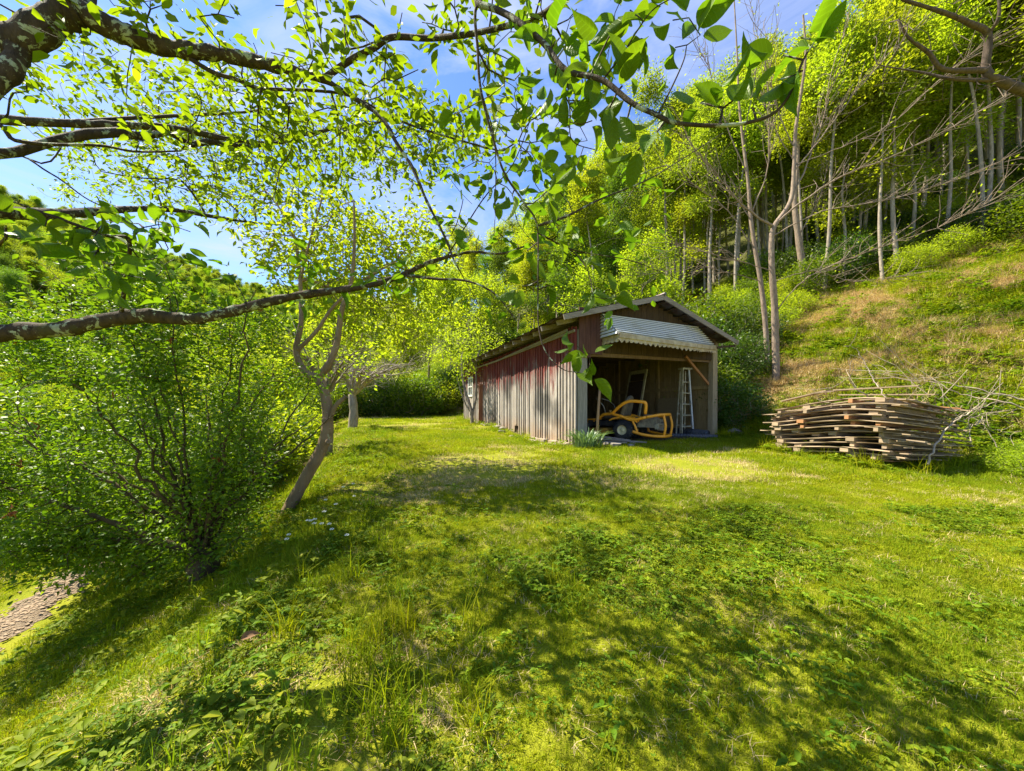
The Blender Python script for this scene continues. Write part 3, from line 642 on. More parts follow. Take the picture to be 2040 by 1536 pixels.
# corrugated drain pipes
PIPE = plain('black_drain_pipe', (.025, .03, .04), .4, .5, dirt=(.10, .10, .10), df=.5)
def pipe(pts, r, lab):
    P = catmull(pts, 34); R = r*(1+.07*np.sign(np.sin(np.arange(len(P))*1.3))); mb = MB(); mb.tube(P, R, 14); o = mb.build('drain_pipe', PIPE, smooth=True); tag(o, lab, 'pipe', 'black drain pipes by the ladder')
pipe([sp(2.85, .5, .07), sp(3.2, .15, .08), sp(3.55, -.2, .075), sp(3.8, -.42, .07)], .06, 'thin black corrugated drain pipe lying in front of the ladder foot')
pipe([sp(3.95, 1.5, .12), sp(3.95, .9, .13), sp(3.92, .35, .12), sp(3.95, -.02, .11)], .10, 'thick dark blue-black drain pipe end between ladder and corner post')
# scrap boards and rubble at the left of the opening
labs = ['long grey scrap board lying from the opening toward the mower wheel', 'short scrap board under the upright pole', 'brown scrap board beside the leaf clump', 'thin scrap lath at the foot of the corner board', 'broken plank end on the rubble by the opening']
for (a, b, w), lb in zip((((.30, .3, .12), (1.45, -.55, .03), .10), ((.32, -.1, .05), (.95, -.5, .04), .09), ((.25, .55, .16), (1.0, .1, .08), .09), ((.38, -.05, .10), (.80, -.42, .09), .04), ((.7, .0, .14), (1.25, -.25, .06), .12)), labs):
    mb = MB(); a, b = sp(*a), sp(*b); c = (a+b)/2; mb.bar(a-c, b-c, w, .025); o = mb.build('scrap_board', GREY); o.location = c; tag(o, lb, 'board', 'scrap boards at the opening')
STONE = plain('grey_stone', (.30, .27, .24), .9, .2, dirt=(.14, .11, .08), df=.5, bs=.7); STONEL = plain('pale_stone', (.46, .36, .29), .9, .2, dirt=(.25, .19, .13), df=.5, bs=.7)
def stone(x, y, r, seed, m, lab, grp):
    mb = MB(); blob(mb, (0, 0, 0), r, seed); o = mb.build('stone', m); o.location = (x, y, H(x, y)+r[2]*.35); o.rotation_euler = (0, 0, seed); tag(o, lab, 'stone', grp)
for k, (s_, r_, rr) in enumerate(((.62, -.52, .12), (.95, -.6, .08), (.50, -.35, .09), (1.15, -.42, .07))): x, y = shed_xy(s_, r_); stone(x, y, (rr, rr*.8, rr*.6), k+3, STONE, 'rough grey stone in the rubble at the left of the opening', 'stones at the opening')
x, y = shed_xy(4.75, -.2); stone(x, y, (.16, .11, .10), 31, STONE, 'grey stone lying in the weeds right of the shed corner', None)
for k in range(26):
    r_ = random.uniform(.3, 3.0) if k < 10 else random.uniform(3.2, 9.4); s_ = random.uniform(-.42, -.16); rr = random.uniform(.05, .13); x, y = shed_xy(s_, r_)
    stone(x, y, (rr*1.3, rr, rr*.45), 50+k, STONEL if k < 10 or random.random() < .3 else STONE, 'flat rubble stone along the foot of the red side wall', 'stones along the side wall')
# stack of long weathered pallets
PW1 = woodmat('pallet_grey', (.54, .41, .27), (.26, .18, .11), (.5, 5, 6), .6); PW2 = woodmat('pallet_orange', (.50, .25, .11), (.3, .14, .06), (.5, 5, 6), .3)
PL = 2.0; PWD = 1.6; PR = math.radians(-72); PO = np.array([5.28, 7.4])       # far left end of the stack and its heading
def sagz(u, v, k):     # u along the front (0 left..1 right), v to the back
    g_ = .5+.5*k/11
    return g_*(.10*math.sin((u-.30)*PI*1.15)+.05*u)-.20*v*g_
nP = 11; zc = .02; base = H(5.8, 6.3)+.0; prev = None
for k in range(nP):
    ox = random.uniform(-.14, .10)-(.05 if k < 3 else 0); oy = random.uniform(-.06, .06); ph = .086
    pr = empty('pallet', (PO[0]+ox*.3+oy, PO[1]+ox, base+k*ph), PR+random.uniform(-.05, .05), None, 'pallet', 'pallets in the weathered stack')
    nth = ['bottom', 'second', 'third', 'fourth', 'fifth', 'sixth', 'seventh', 'eighth', 'ninth', 'tenth', 'top']
    pr['label'] = ('long sagging grey pallet, %s %s the weathered stack' % (nth[k], 'of' if k in (0, 10) else 'from the bottom of'))
    def pt(x, y, z, k=k): return np.array([x, y, z+sagz(x/PL, y/PWD, k)])
    for j, yb in enumerate(np.linspace(.045, PWD-.045, 8)):
        mb = MB(); L0 = random.uniform(-.22, .10); L1 = PL+random.uniform(-.22, .16); n = 12; w = random.uniform(.07, .10); V = []
        wob = random.uniform(-.016, .016)
        for x in np.linspace(L0, L1, n):
            for yy, zz in ((-w/2, .070), (w/2, .070), (w/2, .086), (-w/2, .086)): V.append(pt(x, yb+yy+(random.uniform(-.01, .01) if j == 0 else 0), zz+wob*math.sin(x*2.3)))
        i = np.arange(n-1)[:, None]*4; jj = np.arange(4)[None]; Q = np.stack([i+jj, i+(jj+1) % 4, i+4+(jj+1) % 4, i+4+jj], -1).reshape(-1, 4)
        mb.add(V, np.vstack([Q, [[3, 2, 1, 0]], [[4*n-4, 4*n-3, 4*n-2, 4*n-1]]])); mb.build('deck_board', PW1 if random.random() < .85 or k < 7 else PW2, pr)
    for xb in (.12, .62+random.uniform(-.2, .2), 1.25+random.uniform(-.2, .2), 1.72+random.uniform(-.06, .06)):
        mb = MB(); a = pt(xb, random.uniform(-.02, .05), .036); b = pt(xb, PWD-.05, .036); mb.bar(a, b, .06 if random.random() < .6 else .12, .062); mb.build('stringer', PW2 if random.random() < .25 and k > 5 else PW1, pr)
    mb = MB(); mb.bar(pt(PL-.06+random.uniform(-.05,.05), .0, .060), pt(PL-.1, PWD, .060), .10, .014); mb.build('end_board', PW1, pr)
    if k % 2 == 0:
        mb = MB(); mb.bar(pt(.4, .6, .03), pt(PL-.1, .6, .03), 1.0, .012); mb.build('deck_panel', BROWNW, pr)
# loose boards on the stack
for k, (a, b, lb) in enumerate((((.05, .3, 1.16), (.9, .25, 1.34), 'loose board rising to the right on the top left of the pallet stack'), ((1.0, .25, 1.34), (2.05, .4, 1.36), 'loose broad board across the top right of the pallet stack'), ((.6, 1.1, 1.28), (1.9, 1.2, 1.24), 'loose board at the back of the pallet stack top'), ((.7, .1, 1.29), (1.3, .45, 1.36), 'short warped board in the middle of the pallet stack top'))):
    c, s_ = math.cos(PR), math.sin(PR)
    def tw(p): return np.array([PO[0]+p[0]*c-p[1]*s_, PO[1]+p[0]*s_+p[1]*c, base+p[2]-.12])
    a, b = tw(a), tw(b); m_ = (a+b)/2; mb = MB(); mb.bar(a-m_, b-m_, .13, .02); o = mb.build('loose_board', PW1); o.location = m_; tag(o, lb, 'board', 'loose boards on the pallet stack')
# ---------------------------------------------------------------- trees
LICH = bark('lichened_bark', (.085, .06, .04), (.03, .022, .016), (.36, .40, .28), .55, 30)
TWIG = bark('twig_bark', (.10, .07, .045), (.05, .035, .025), None, scale=30)
PALEB = bark('pale_bark', (.40, .34, .27), (.20, .16, .12), None, scale=12)
GREYB = bark('grey_bark', (.30, .25, .20), (.13, .10, .08), None, scale=14)
BARETW = bark('bare_twig_bark', (.34, .26, .19), (.17, .12, .09), None, scale=20)
SMOOTHB = bark('smooth_bark', (.34, .24, .155), (.20, .135, .085), (.40, .40, .30), .62, 8)
L_DOG = leafmat('dogwood_leaf', (.11, .19, .008), (.18, .27, .010), (.26, .32, .02), .60, .2, .5)
L_DOGN = leafmat('dogwood_near_leaf', (.07, .16, .008), (.12, .21, .010), (.17, .25, .012), .5, .25, .45, vein=True)
L_BUSH = leafmat('bush_leaf', (.055, .11, .008), (.17, .24, .010), (.31, .34, .02), .45, .3, .48)
L_YEL = leafmat('yellow_green_leaf', (.22, .28, .018), (.31, .37, .025), (.36, .40, .035), .55, .15, .55)
L_FOR = leafmat('forest_leaf', (.17, .23, .022), (.26, .33, .028), (.31, .36, .04), .55, .15, .55)
L_DARK = leafmat('dark_leaf', (.035, .08, .010), (.08, .14, .012), (.16, .21, .02), .35, .4, .4)
L_BLUE = leafmat('cool_leaf', (.09, .17, .022), (.16, .24, .028), (.22, .30, .035), .4, .2, .55)
def thing(name, loc, label, cat, group=None): return empty(name, loc, 0, label, cat, group)
# ---- the overhanging dogwood (trunk just left of the picture)
dog = thing('dogwood_tree', (-3.3, 1.35, H(-3.3, 1.35)), 'overhanging dogwood with lichened limbs reaching in from the left', 'tree')
off = np.array([-3.3, 1.35, H(-3.3, 1.35)])
sk = Skel(); tr = [(-3.3, 1.35, H(-3.3, 1.35)-.1), (-3.28, 1.38, .5), (-3.15, 1.42, 1.15), (-3.1, 1.5, 1.75), (-2.98, 1.55, 2.35), (-2.9, 1.5, 2.9)]
sk.line(tr, .16, .10, n=8)
U = [(-2.98, 1.55, 2.55), at(-60, 125, 1.68), at(40, 85, 1.70), at(100, 45, 1.74), at(155, 22, 1.78), at(205, 48, 1.82), at(260, 72, 1.88), at(350, 98, 1.95), at(440, 108, 2.0), at(540, 130, 2.05), at(600, 145, 2.1), at(650, 160, 2.15)]
sk.branch(U, .082, .019)
sk.branch([at(40, 85, 1.70), at(20, 140, 1.66), at(-30, 195, 1.62)], .045, .03)
sk.branch([at(650, 160, 2.15), at(705, 195, 2.15), at(760, 235, 2.1), at(790, 285, 2.05), at(822, 335, 2.0), at(850, 400, 1.95), at(885, 470, 1.9), at(905, 520, 1.85)], .015, .005)
sk.branch([at(640, 155, 2.14), at(700, 118, 2.1), at(745, 95, 2.05), at(780, 74, 2.0), at(850, 76, 1.95), at(900, 72, 1.85), at(950, 65, 1.75), at(1030, 46, 1.6), at(1080, 28, 1.5), at(1120, -5, 1.4), at(1180, -60, 1.35)], .019, .009)
sk.branch([at(350, 98, 1.95), at(420, 142, 2.0), at(470, 158, 2.05), at(520, 176, 2.1), at(620, 180, 2.2), at(700, 192, 2.25), at(800, 242, 2.3), at(900, 275, 2.3), at(1000, 302, 2.25)], .013, .005)
sk.branch([(-3.1, 1.5, 2.2), at(-60, 228, 2.3), at(0, 238, 2.35), at(120, 245, 2.42), at(250, 250, 2.5), at(350, 256, 2.6), at(450, 276, 2.7), at(540, 286, 2.8), at(600, 270, 2.85), at(680, 254, 2.9), at(760, 244, 2.95)], .034, .007)
sk.branch([at(120, 245, 2.42), at(250, 236, 2.6), at(400, 228, 2.8), at(500, 222, 2.95), at(590, 205, 3.1), at(700, 215, 3.3)], .016, .005)
sk.branch([(-3.1, 1.5, 2.0), at(-40, 262, 2.0), at(30, 280, 2.05), at(100, 288, 2.1), at(200, 290, 2.2), at(270, 302, 2.3), at(360, 301, 2.4)], .014, .005)
sk.branch([(-3.1, 1.5, 2.1), at(0, 312, 2.8), at(100, 345, 3.0), at(180, 400, 3.2), at(260, 430, 3.4)], .010, .004)
sk.branch([(-3.0, 1.53, 2.4), (-3.4, 2.6, 2.9), (-3.7, 3.8, 3.6), (-3.8, 5.0, 4.1), (-4.0, 6.3, 4.7)], .045, .008)
sk.branch([(-3.0, 1.53, 2.5), (-2.7, 2.5, 3.4), (-2.35, 3.2, 3.85), (-1.95, 3.9, 4.5), (-1.7, 4.5, 4.75), (-1.2, 5.0, 5.15)], .030, .004, jit=.02)
sk.branch([at(155, 22, 1.78), at(190, -60, 1.9), at(300, -200, 2.0), at(480, -320, 2.1), at(750, -380, 2.3)], .05, .012)
LL = [(-3.12, 1.43, 1.3), at(-120, 690, 1.88), at(0, 664, 1.95), at(120, 656, 2.0), at(200, 640, 2.05), at(280, 629, 2.08), at(345, 634, 2.12), at(400, 634, 2.15), at(470, 618, 2.2), at(540, 600, 2.25), at(600, 588, 2.3), at(700, 574, 2.35), at(760, 562, 2.4), at(800, 548, 2.42), at(850, 525, 2.45), at(890, 512, 2.5)]
sk.branch(LL, .052, .013)
sk.branch([at(890, 512, 2.5), at(940, 502, 2.5), at(1000, 505, 2.5), at(1060, 485, 2.5)], .011, .005)
sk.branch([at(800, 548, 2.42), at(870, 556, 2.4), at(930, 560, 2.35), at(985, 585, 2.3), at(1030, 640, 2.3)], .011, .004)
sk.branch([at(240, 630, 2.07), at(250, 560, 1.9), at(258, 480, 1.75), at(215, 470, 1.6), at(130, 440, 1.5), at(60, 415, 1.45), at(10, 395, 1.4)], .011, .004)
sk.branch([(-2.98, 1.55, 2.3), at(-70, 500, 1.4), at(5, 480, 1.35), at(12, 450, 1.3)], .010, .003)
# hanging and reaching shoots near the camera
R1 = [at(1120, -5, 1.4), at(1000, -30, 1.3), at(950, 3, 1.25), at(990, 20, 1.2), at(1030, 42, 1.15), at(1085, 88, 1.10), at(1128, 140, 1.05), at(1200, 160, 1.0), at(1258, 205, .96), at(1310, 230, .93), at(1350, 246, .91), at(1450, 250, .88), at(1530, 232, .86), at(1572, 190, .85), at(1600, 120, .84), at(1625, 80, .83)]
sk.branch(R1, .012, .0018)
sk.branch([at(1000, -30, 1.3), at(950, 10, 1.25), at(952, 100, 1.27), at(958, 180, 1.29), at(982, 275, 1.31), at(1005, 345, 1.33), at(1045, 405, 1.34), at(1070, 450, 1.33), at(1072, 560, 1.3), at(1073, 650, 1.27), at(1088, 702, 1.24), at(1120, 735, 1.21), at(1150, 742, 1.2)], .006, .0016)
sk.branch([at(958, 180, 1.29), at(985, 280, 1.4), at(987, 400, 1.45), at(984, 470, 1.45)], .003, .0014)
sk.branch([at(1310, 230, .93), at(1340, 170, .92), at(1362, 120, .9), at(1368, 90, .9)], .0028, .0014)
sk.branch([at(1128, 140, 1.05), at(1135, 220, 1.1), at(1140, 280, 1.15), at(1190, 300, 1.2)], .003, .0013)
sk.branch([at(1200, 160, 1.0), at(1238, 110, .98), at(1270, 60, .97), at(1300, 20, .95), at(1340, -5, .95)], .003, .0014)
sk.branch([at(1085, 88, 1.10), at(1110, 130, 1.2), at(1130, 200, 1.4), at(1170, 280, 1.6)], .004, .0015)
sk.branch([at(1070, 450, 1.33), at(1130, 430, 1.5), at(1200, 395, 1.7), at(1290, 358, 1.9), at(1370, 310, 2.0), at(1440, 265, 2.1)], .006, .0018)
sk.branch([at(1072, 470, 1.33), at(1150, 500, 1.5), at(1260, 520, 1.8), at(1360, 560, 2.1)], .004, .0015)
sk.branch([at(890, 512, 2.5), at(960, 400, 2.2), at(1020, 330, 1.95), at(1060, 230, 1.8)], .005, .0018)
g = rng
def pxreg(n, x0, x1, y0, y1, Y0, Y1, f=None):
    out = []
    while len(out) < n:
        Yd = g.uniform(Y0, Y1); p = at(g.uniform(x0, x1), g.uniform(y0, y1), Yd)
        if f is None or f(p): out.append(p)
    return np.array(out)
Q = [ell((-1.5, 3.1, 3.4), (1.4, 1.1, .7), 330), ell((-.6, 2.6, 3.15), (1.25, .9, .75), 230), ell((-4.6, 6.0, 4.9), (3.0, 1.3, 1.3), 1000, 0), ell((-3.4, 3.7, 4.4), (1.5, .9, .6), 260), ell((-1.6, 5.0, 5.0), (1.6, .9, .6), 230),
     ell((-2.3, 1.8, 3.5), (1.0, .5, .4), 60), ell((-.2, 1.6, 3.4), (1.0, .8, .4), 90)]
Q = np.vstack(Q); Q = Q[(np.linalg.norm(Q-[0, 0, EYE], axis=1) > 1.35)]
pxq = CX+F*Q[:, 0]/Q[:, 1]; pyq = HY-F*(Q[:, 2]-EYE)/Q[:, 1]
lim = np.interp(pxq, [0, 400, 650, 820, 1000, 1100], [400, 425, 370, 350, 330, 250]); keep = pyq < lim+rng.normal(size=len(Q))*22
Q = Q[keep]
tips = sk.grow(Q, step=.07, curl=.7, jit=.07, maxd=2.2)
Qf = np.vstack([pxreg(42, 880, 1320, 340, 620, 2.0, 2.9), pxreg(24, 900, 1180, 120, 420, 1.5, 2.4), pxreg(16, 1000, 1300, -10, 190, 1.1, 1.6), pxreg(30, 100, 380, 440, 560, 1.5, 2.1), pxreg(25, 300, 900, 500, 600, 2.1, 2.5)])
tips2 = sk.grow(Qf, step=.06, curl=.6, jit=.03, maxd=.9)
Qn = np.array([at(*q) for q in [(1340, 40, .9), (1372, 35, .88), (1395, 70, .88), (1345, 95, .92), (1255, 20, .97), (1280, 40, .96), (1215, 70, .98), (1150, 200, 1.05), (1105, 150, 1.1), (1190, 120, 1.02), (1240, 170, .97), (1330, 190, .92), (1270, 300, .97), (1300, 275, .94), (1420, 195, .89), (1460, 200, .88), (1500, 215, .87), (1440, 215, .89), (1395, 205, .9), (1560, 110, .85), (1595, 75, .84), (1625, 95, .83), (1585, 150, .85), (1550, 160, .86), (1600, 140, .84), (1180, 240, 1.1), (1130, 250, 1.12), (1215, 215, 1.0), (1150, 330, 1.2), (1235, 260, 1.0), (1090, 380, 1.35), (1050, 500, 1.35), (1110, 470, 1.35), (1160, 520, 1.45), (1090, 570, 1.3), (1040, 570, 1.35), (1150, 690, 1.2), (1175, 705, 1.19), (1165, 745, 1.19), (1230, 590, 1.4), (1180, 590, 1.4), (1020, 390, 1.35), (40, 400, 1.4), (90, 450, 1.45), (150, 455, 1.5), (10, 470, 1.3), (40, 475, 1.3), (190, 470, 1.5), (235, 430, 1.7), (300, 470, 1.7)]])
tips3 = sk.grow(Qn, step=.04, curl=.5, jit=.02, maxd=.5)
br = sk.mesh(tip=.0026, ex=2.5, name='branches', mat=LICH, parent=None, bumpy=.10)
for o in (br,): o.parent = dog; o.location = -off
P1, E1 = sk.dirs(tips); lp = sprays(P1, E1, 8, .034, .062, .25, .4, back=.20)
o = leaves('foliage', *lp, L_DOG, 'mid', parent=dog); o.location = -off
P2, E2 = sk.dirs(tips2); lp = sprays(P2, E2, 4, .045, .078, .25, .5, back=.10)
o = leaves('foliage', *lp, L_DOGN, 'hi', parent=dog); o.location = -off
P3, E3 = sk.dirs(tips3); q_ = P3[:, 1] < .96; lp = sprays(P3[q_], E3[q_], 2, .012, .072, .15, .0, flat=1.2, sv=.22); o = leaves('foliage', *lp, L_DOGN, 'hi', parent=dog); o.location = -off; P3, E3 = P3[~q_], E3[~q_]
lp = sprays(P3, E3, 3, .014, .074, .30, .1, flat=1., sv=.25); k_ = lp[0][:, 1] > .5
o = leaves('foliage', *[q[k_] for q in lp], L_DOGN, 'hi', parent=dog); o.location = -off
# canopy of the same tree above and right of the camera is a second tree: the branch reaching in at the top right
wn = thing('walnut_tree', (8.6, 4.3, H(8.6, 4.3)), 'dark bare forked limbs reaching in at the top right corner', 'tree'); off = np.array([8.6, 4.3, H(8.6, 4.3)])
sk = Skel(); sk.line([off-[0, 0, .1], (8.5, 4.3, 2.5), (8.3, 4.25, 4.0), (7.9, 4.2, 4.7)], .20, .13, n=8)
sk.branch([(8.3, 4.25, 4.2), (7.0, 4.15, 4.75), at(2060, 188, 4.1), at(1990, 160, 4.05), at(1965, 140, 4.05), at(1968, 70, 4.0), at(1935, 48, 3.95), at(1880, 25, 3.9), at(1800, 0, 3.9)], .062, .014)
sk.branch([at(1965, 140, 4.05), at(1880, 138, 4.0), at(1850, 105, 3.95), at(1810, 75, 3.9), at(1790, 40, 3.9)], .028, .008)
sk.branch([at(1990, 160, 4.05), at(1900, 158, 4.1), at(1840, 145, 4.2), at(1760, 132, 4.3)], .022, .006)
sk.branch([at(1968, 70, 4.0), at(1990, 30, 3.9), at(1985, -40, 3.9)], .02, .01)
sk.branch([(7.9, 4.2, 4.7), (7.3, 3.2, 5.4), (5.8, 2.2, 6.0), (4.0, 1.6, 6.3)], .09, .02)
sk.branch([(7.9, 4.2, 4.7), (7.3, 4.6, 6.2), (6.0, 4.4, 7.0), (4.0, 3.4, 7.2)], .09, .02)
Q = pxreg(90, 1740, 2150, -120, 210, 3.6, 4.6); t1 = sk.grow(Q, step=.09, curl=.5, jit=.04, maxd=1.2)
Q = pxreg(30, 1740, 2100, -120, 40, 3.6, 4.6); t2 = sk.grow(Q, step=.09, curl=.5, jit=.04, maxd=1.2)
if 0: Q = np.vstack([ell((4.6, 2.6, 6.9), (2.6, 2.2, .8), 300), ell((1.2, 3.4, 7.0), (2.0, 1.6, .5), 120)]); 
br = sk.mesh(tip=.003, ex=2.3, name='branches', mat=bark('walnut_bark', (.14, .10, .075), (.06, .045, .035), None, scale=25), bumpy=.05); br.parent = wn; br.location = -off
P1, E1 = sk.dirs(t1+t2); P1, E1 = P1[20:], E1[20:]; cnt = rng.random(len(P1)) < .3
lp = sprays(P1[cnt], E1[cnt], 3, .05, .05, .2, .5, back=.1); o = leaves('foliage', *lp, L_FOR, 'low', parent=wn); o.location = -off
# ---- big multi-stemmed bush on the bank
BX = np.array([-3.0, 3.55]); bz = H(*BX); bush = thing('flowering_bush', (*BX, bz), 'huge many-stemmed bush with small glossy leaves on the bank', 'bush'); off = np.array([*BX, bz])
sk = Skel(); sk.line([off-[0, 0, .15], off+[-.03, .0, .12], off+[-.05, .02, .3]], .13, .10, n=4)
for k in range(26):
    a = g.uniform(0, 2*PI); rr = g.uniform(.5, 1.45); e = off+[math.cos(a)*rr*1.15-.45, math.sin(a)*rr*.8+.25, g.uniform(1.5, 2.9)]
    m_ = off+[math.cos(a)*rr*.35-.1, math.sin(a)*rr*.3, .9]; sk.branch([off+[-.04+.06*math.cos(a), .06*math.sin(a), .25], m_, (m_+e)/2+g.normal(size=3)*.07, e], g.uniform(.011, .022), .004, jit=.02)
sk.branch([off+[-.04, 0, .25], off+[-.35, -.05, .35], off+[-.8, -.1, .42]], .05, .02); sk.branch([off+[-.3, 0, .33], off+[-1.1, -.2, .75], off+[-2.0, -.1, .95]], .03, .01)
lob = []
for k in range(70):
    c = ell((-3.85, 3.9, 1.35), (1.8, 1.1, 1.6), 1, .55)[0]; r = g.uniform(.16, .45); lob.append(ell(c, (r, r, r*g.uniform(.7, 1.5)), int(60*r*2.2)))
Q = np.vstack(lob+[ell((-3.95, 3.9, 1.3), (1.85, 1.2, 1.5), 420, .3), ell((-4.6, 3.6, .7), (1.2, .8, .7), 200, .2), ell((-3.0, 3.7, 1.3), (.6, .5, .9), 220, .2), ell((-2.9, 3.4, .4), (.6, .4, .4), 60)])
hh = height(Q[:, 0], Q[:, 1]); Q = Q[(Q[:, 2] > 1.75) | (Q[:, 0] < -.66*Q[:, 1]-.1)]; hh = height(Q[:, 0], Q[:, 1]); Q = Q[Q[:, 2] > hh+np.where(Q[:, 0] < -3.7, .55, .12)]; 
t1 = sk.grow(Q, step=.12, curl=.4, jit=.03, maxd=1.6, mono=.15)
br = sk.mesh(tip=.0022, ex=2.3, name='branches', mat=bark('mossy_bark', (.11, .08, .04), (.045, .032, .02), (.18, .19, .10), .60, 14), bumpy=.08); br.parent = bush; br.location = -off
P1, E1 = sk.dirs(t1); lp = sprays(P1, E1, 15, .07, .044, .1, .45, back=.2); o = leaves('foliage', *lp, L_BUSH, 'mid', parent=bush); o.location = -off
bm_ = plain('faded_blossom', (.50, .17, .05), .6, .2, dirt=(.30, .09, .03), df=.5)
fm = None; idx = g.choice(len(P1), 26, False)
pp, dd, n_, ss = sprays(np.zeros((1, 3)), np.array([[0, 0, 1.]]), 22, .009, .035, -.1, .1, flat=1); fm = leaves('blossom_cluster', pp, dd, n_, ss, bm_, 'mid', parent=False)
for k in idx:
    if P1[k][2] < .6: continue
    o = link('blossom_cluster', fm, bush); o.location = P1[k]+[0, 0, .03]-off; o.rotation_euler = g.uniform(0, 3, 3)
# ---- leaning smooth-barked tree beside the bush
def tree(name, label, cat, base, seeds, Qs, barkm, leafm, per, spread, size, tip=.003, step=.12, curl=.45, jit=.03, maxd=3, group=None, tm='low', mono=.1, up=.6, bare=False, lfrac=1., droop=.2, ex=2.4, bumpy=.04):
    base = np.asarray(base, float); t = thing(name, base, label, cat, group); sk = Skel()
    for k, (pts, r0, r1) in enumerate(seeds): sk.line(pts, r0, r1, jit=.0) if k == 0 else sk.branch(pts, r0, r1)
    tp = sk.grow(np.vstack(Qs), step, curl, jit, maxd=maxd, mono=mono) if Qs else []
    br = sk.mesh(tip=tip, ex=ex, name='branches', mat=barkm, bumpy=bumpy); br.parent = t; br.location = -base; KIDS.setdefault(t.name, []).append(br)
    if not bare and tp:
        P1, E1 = sk.dirs(tp)
        if lfrac < 1: q = rng.random(len(P1)) < lfrac; P1, E1 = P1[q], E1[q]
        lp = sprays(P1, E1, per, spread, size, droop, up, back=spread*1.5); o = leaves('foliage', *lp, leafm, tm, parent=t); o.location = -base
    return t, sk
b0 = np.array([-2.95, 4.67, H(-2.95, 4.67)]); Yt = 4.67
S = [([b0-[0, 0, .1], at(572, 1020, Yt), at(610, 950, Yt), at(640, 895, Yt), at(652, 850, Yt), at(650, 800, Yt), at(640, 765, Yt), at(628, 748, Yt)],   .080, .058),
     ([at(632, 755, Yt), at(608, 740, 4.7), at(590, 700, 4.75), at(600, 640, 4.8), at(598, 560, 4.9), at(590, 480, 5.0)], .05, .018), ([at(632, 755, Yt), at(655, 725, 4.65), at(672, 680, 4.65), at(680, 620, 4.6), at(700, 560, 4.6), at(706, 480, 4.6), at(705, 400, 4.6)], .052, .012),
     ([at(600, 700, 4.75), at(630, 660, 4.75), at(665, 610, 4.8), at(720, 560, 4.9), at(790, 520, 5.0)], .03, .01), ([at(590, 480, 5.0), at(560, 420, 5.1), at(530, 380, 5.2)], .02, .008), ([at(650, 850, Yt), at(668, 810, 4.6), at(690, 790, 4.6)], .035, .025), ([at(590, 560, 4.9), at(620, 470, 4.9), at(640, 400, 4.9), at(650, 330, 4.9)], .018, .007)]
Q = [ell((-2.55, 5.5, 3.8), (1.3, 1.0, .8), 430), ell((-2.2, 6.2, 3.2), (1.4, .9, .7), 330), ell((-3.3, 5.8, 4.3), (1.1, .9, .8), 230), ell((-1.6, 6.0, 4.2), (1.0, .8, .6), 160)]
lt, sk = tree('leaning_tree', 'leaning smooth-barked tree with yellow-green crown beside the big bush', 'tree', b0, S, Q, SMOOTHB, L_YEL, 6, .10, .085, .003, .11, tm='mid', maxd=1.4)
mb = MB(); 
for px, py in ((648, 838), (655, 880)): p = at(px, py, Yt-.09)-b0; mb.lathe([(.03, 0), (.036, .03), (.022, .045), (.001, .03)], p, (.25, -1, .1), 12)
mb.build('branch_stub', SMOOTHB, lt, True)
# ---- second pruned tree, grey and twiggy, farther along the bank
def wispy(base, hgt, spreadv, n, label, name='pruned_tree', lean=(0, 0), tilt=.5, leafn=0, bm=None, r=.12, seed=1, twig=.0045):
    gg = np.random.default_rng(seed); base = np.asarray(base, float); t = thing(name, base, label, 'tree'); sk = Skel()
    top = base+[lean[0], lean[1], hgt]; sk.line([base-[0, 0, .15], (base+top)/2+[.05, 0, 0], top], r, r*.8); tips = []
    for k in range(n):
        a = gg.uniform(0, 2*PI); d = np.array([math.cos(a)*spreadv[0], math.sin(a)*spreadv[0], 0])+[spreadv[2], spreadv[3], 0]; ln = gg.uniform(.5, 1)
        m_ = top+d*ln*.35+[0, 0, spreadv[1]*.45*ln]; e = top+d*ln+[0, 0, spreadv[1]*ln*gg.uniform(.6, 1)]
        i = sk.branch([top+d*.03, m_, (m_+e)/2+[0, 0, .12]+gg.normal(size=3)*.08, e], r*.3, .006, jit=.01); tips.append(i)
        for q in range(9):
            u = gg.uniform(.25, .95); s_ = top+(e-top)*u+[0, 0, .1*spreadv[1]]; f = s_+(d/np.linalg.norm(d))*gg.uniform(.1, .5)+[0, 0, gg.uniform(-.05, .5)]+gg.normal(size=3)*.22
            tips.append(sk.branch([s_, (s_+f)/2+gg.normal(size=3)*.04, f], .007, twig*.7, n=3))
    br = sk.mesh(tip=twig, name='branches', mat=bm or GREYB, bumpy=.03); br.parent = t; br.location = -base
    if leafn: P1, E1 = sk.dirs(tips); lp = sprays(P1, E1, leafn, .12, .09, .2, .6); o = leaves('foliage', *lp, L_YEL, 'low', parent=t); o.location = -base
    return t
bb = np.array([-5.35, 12.1, 0]); bb[2] = H(bb[0], bb[1]); wispy(bb, 1.1, (1.5, 1.5, .9, -.2), 34, 'grey twiggy pruned tree with bare spreading shoots at the lawn edge', seed=5, r=.16, bm=PALEB, twig=.006)
bb = np.array([-3.95, 7.7, 0]); bb[2] = H(bb[0], bb[1]); wispy(bb, 1.3, (1.1, 1.5, .2, 0), 16, 'dark trunked small tree directly behind the leaning tree', seed=9, r=.10, leafn=5)
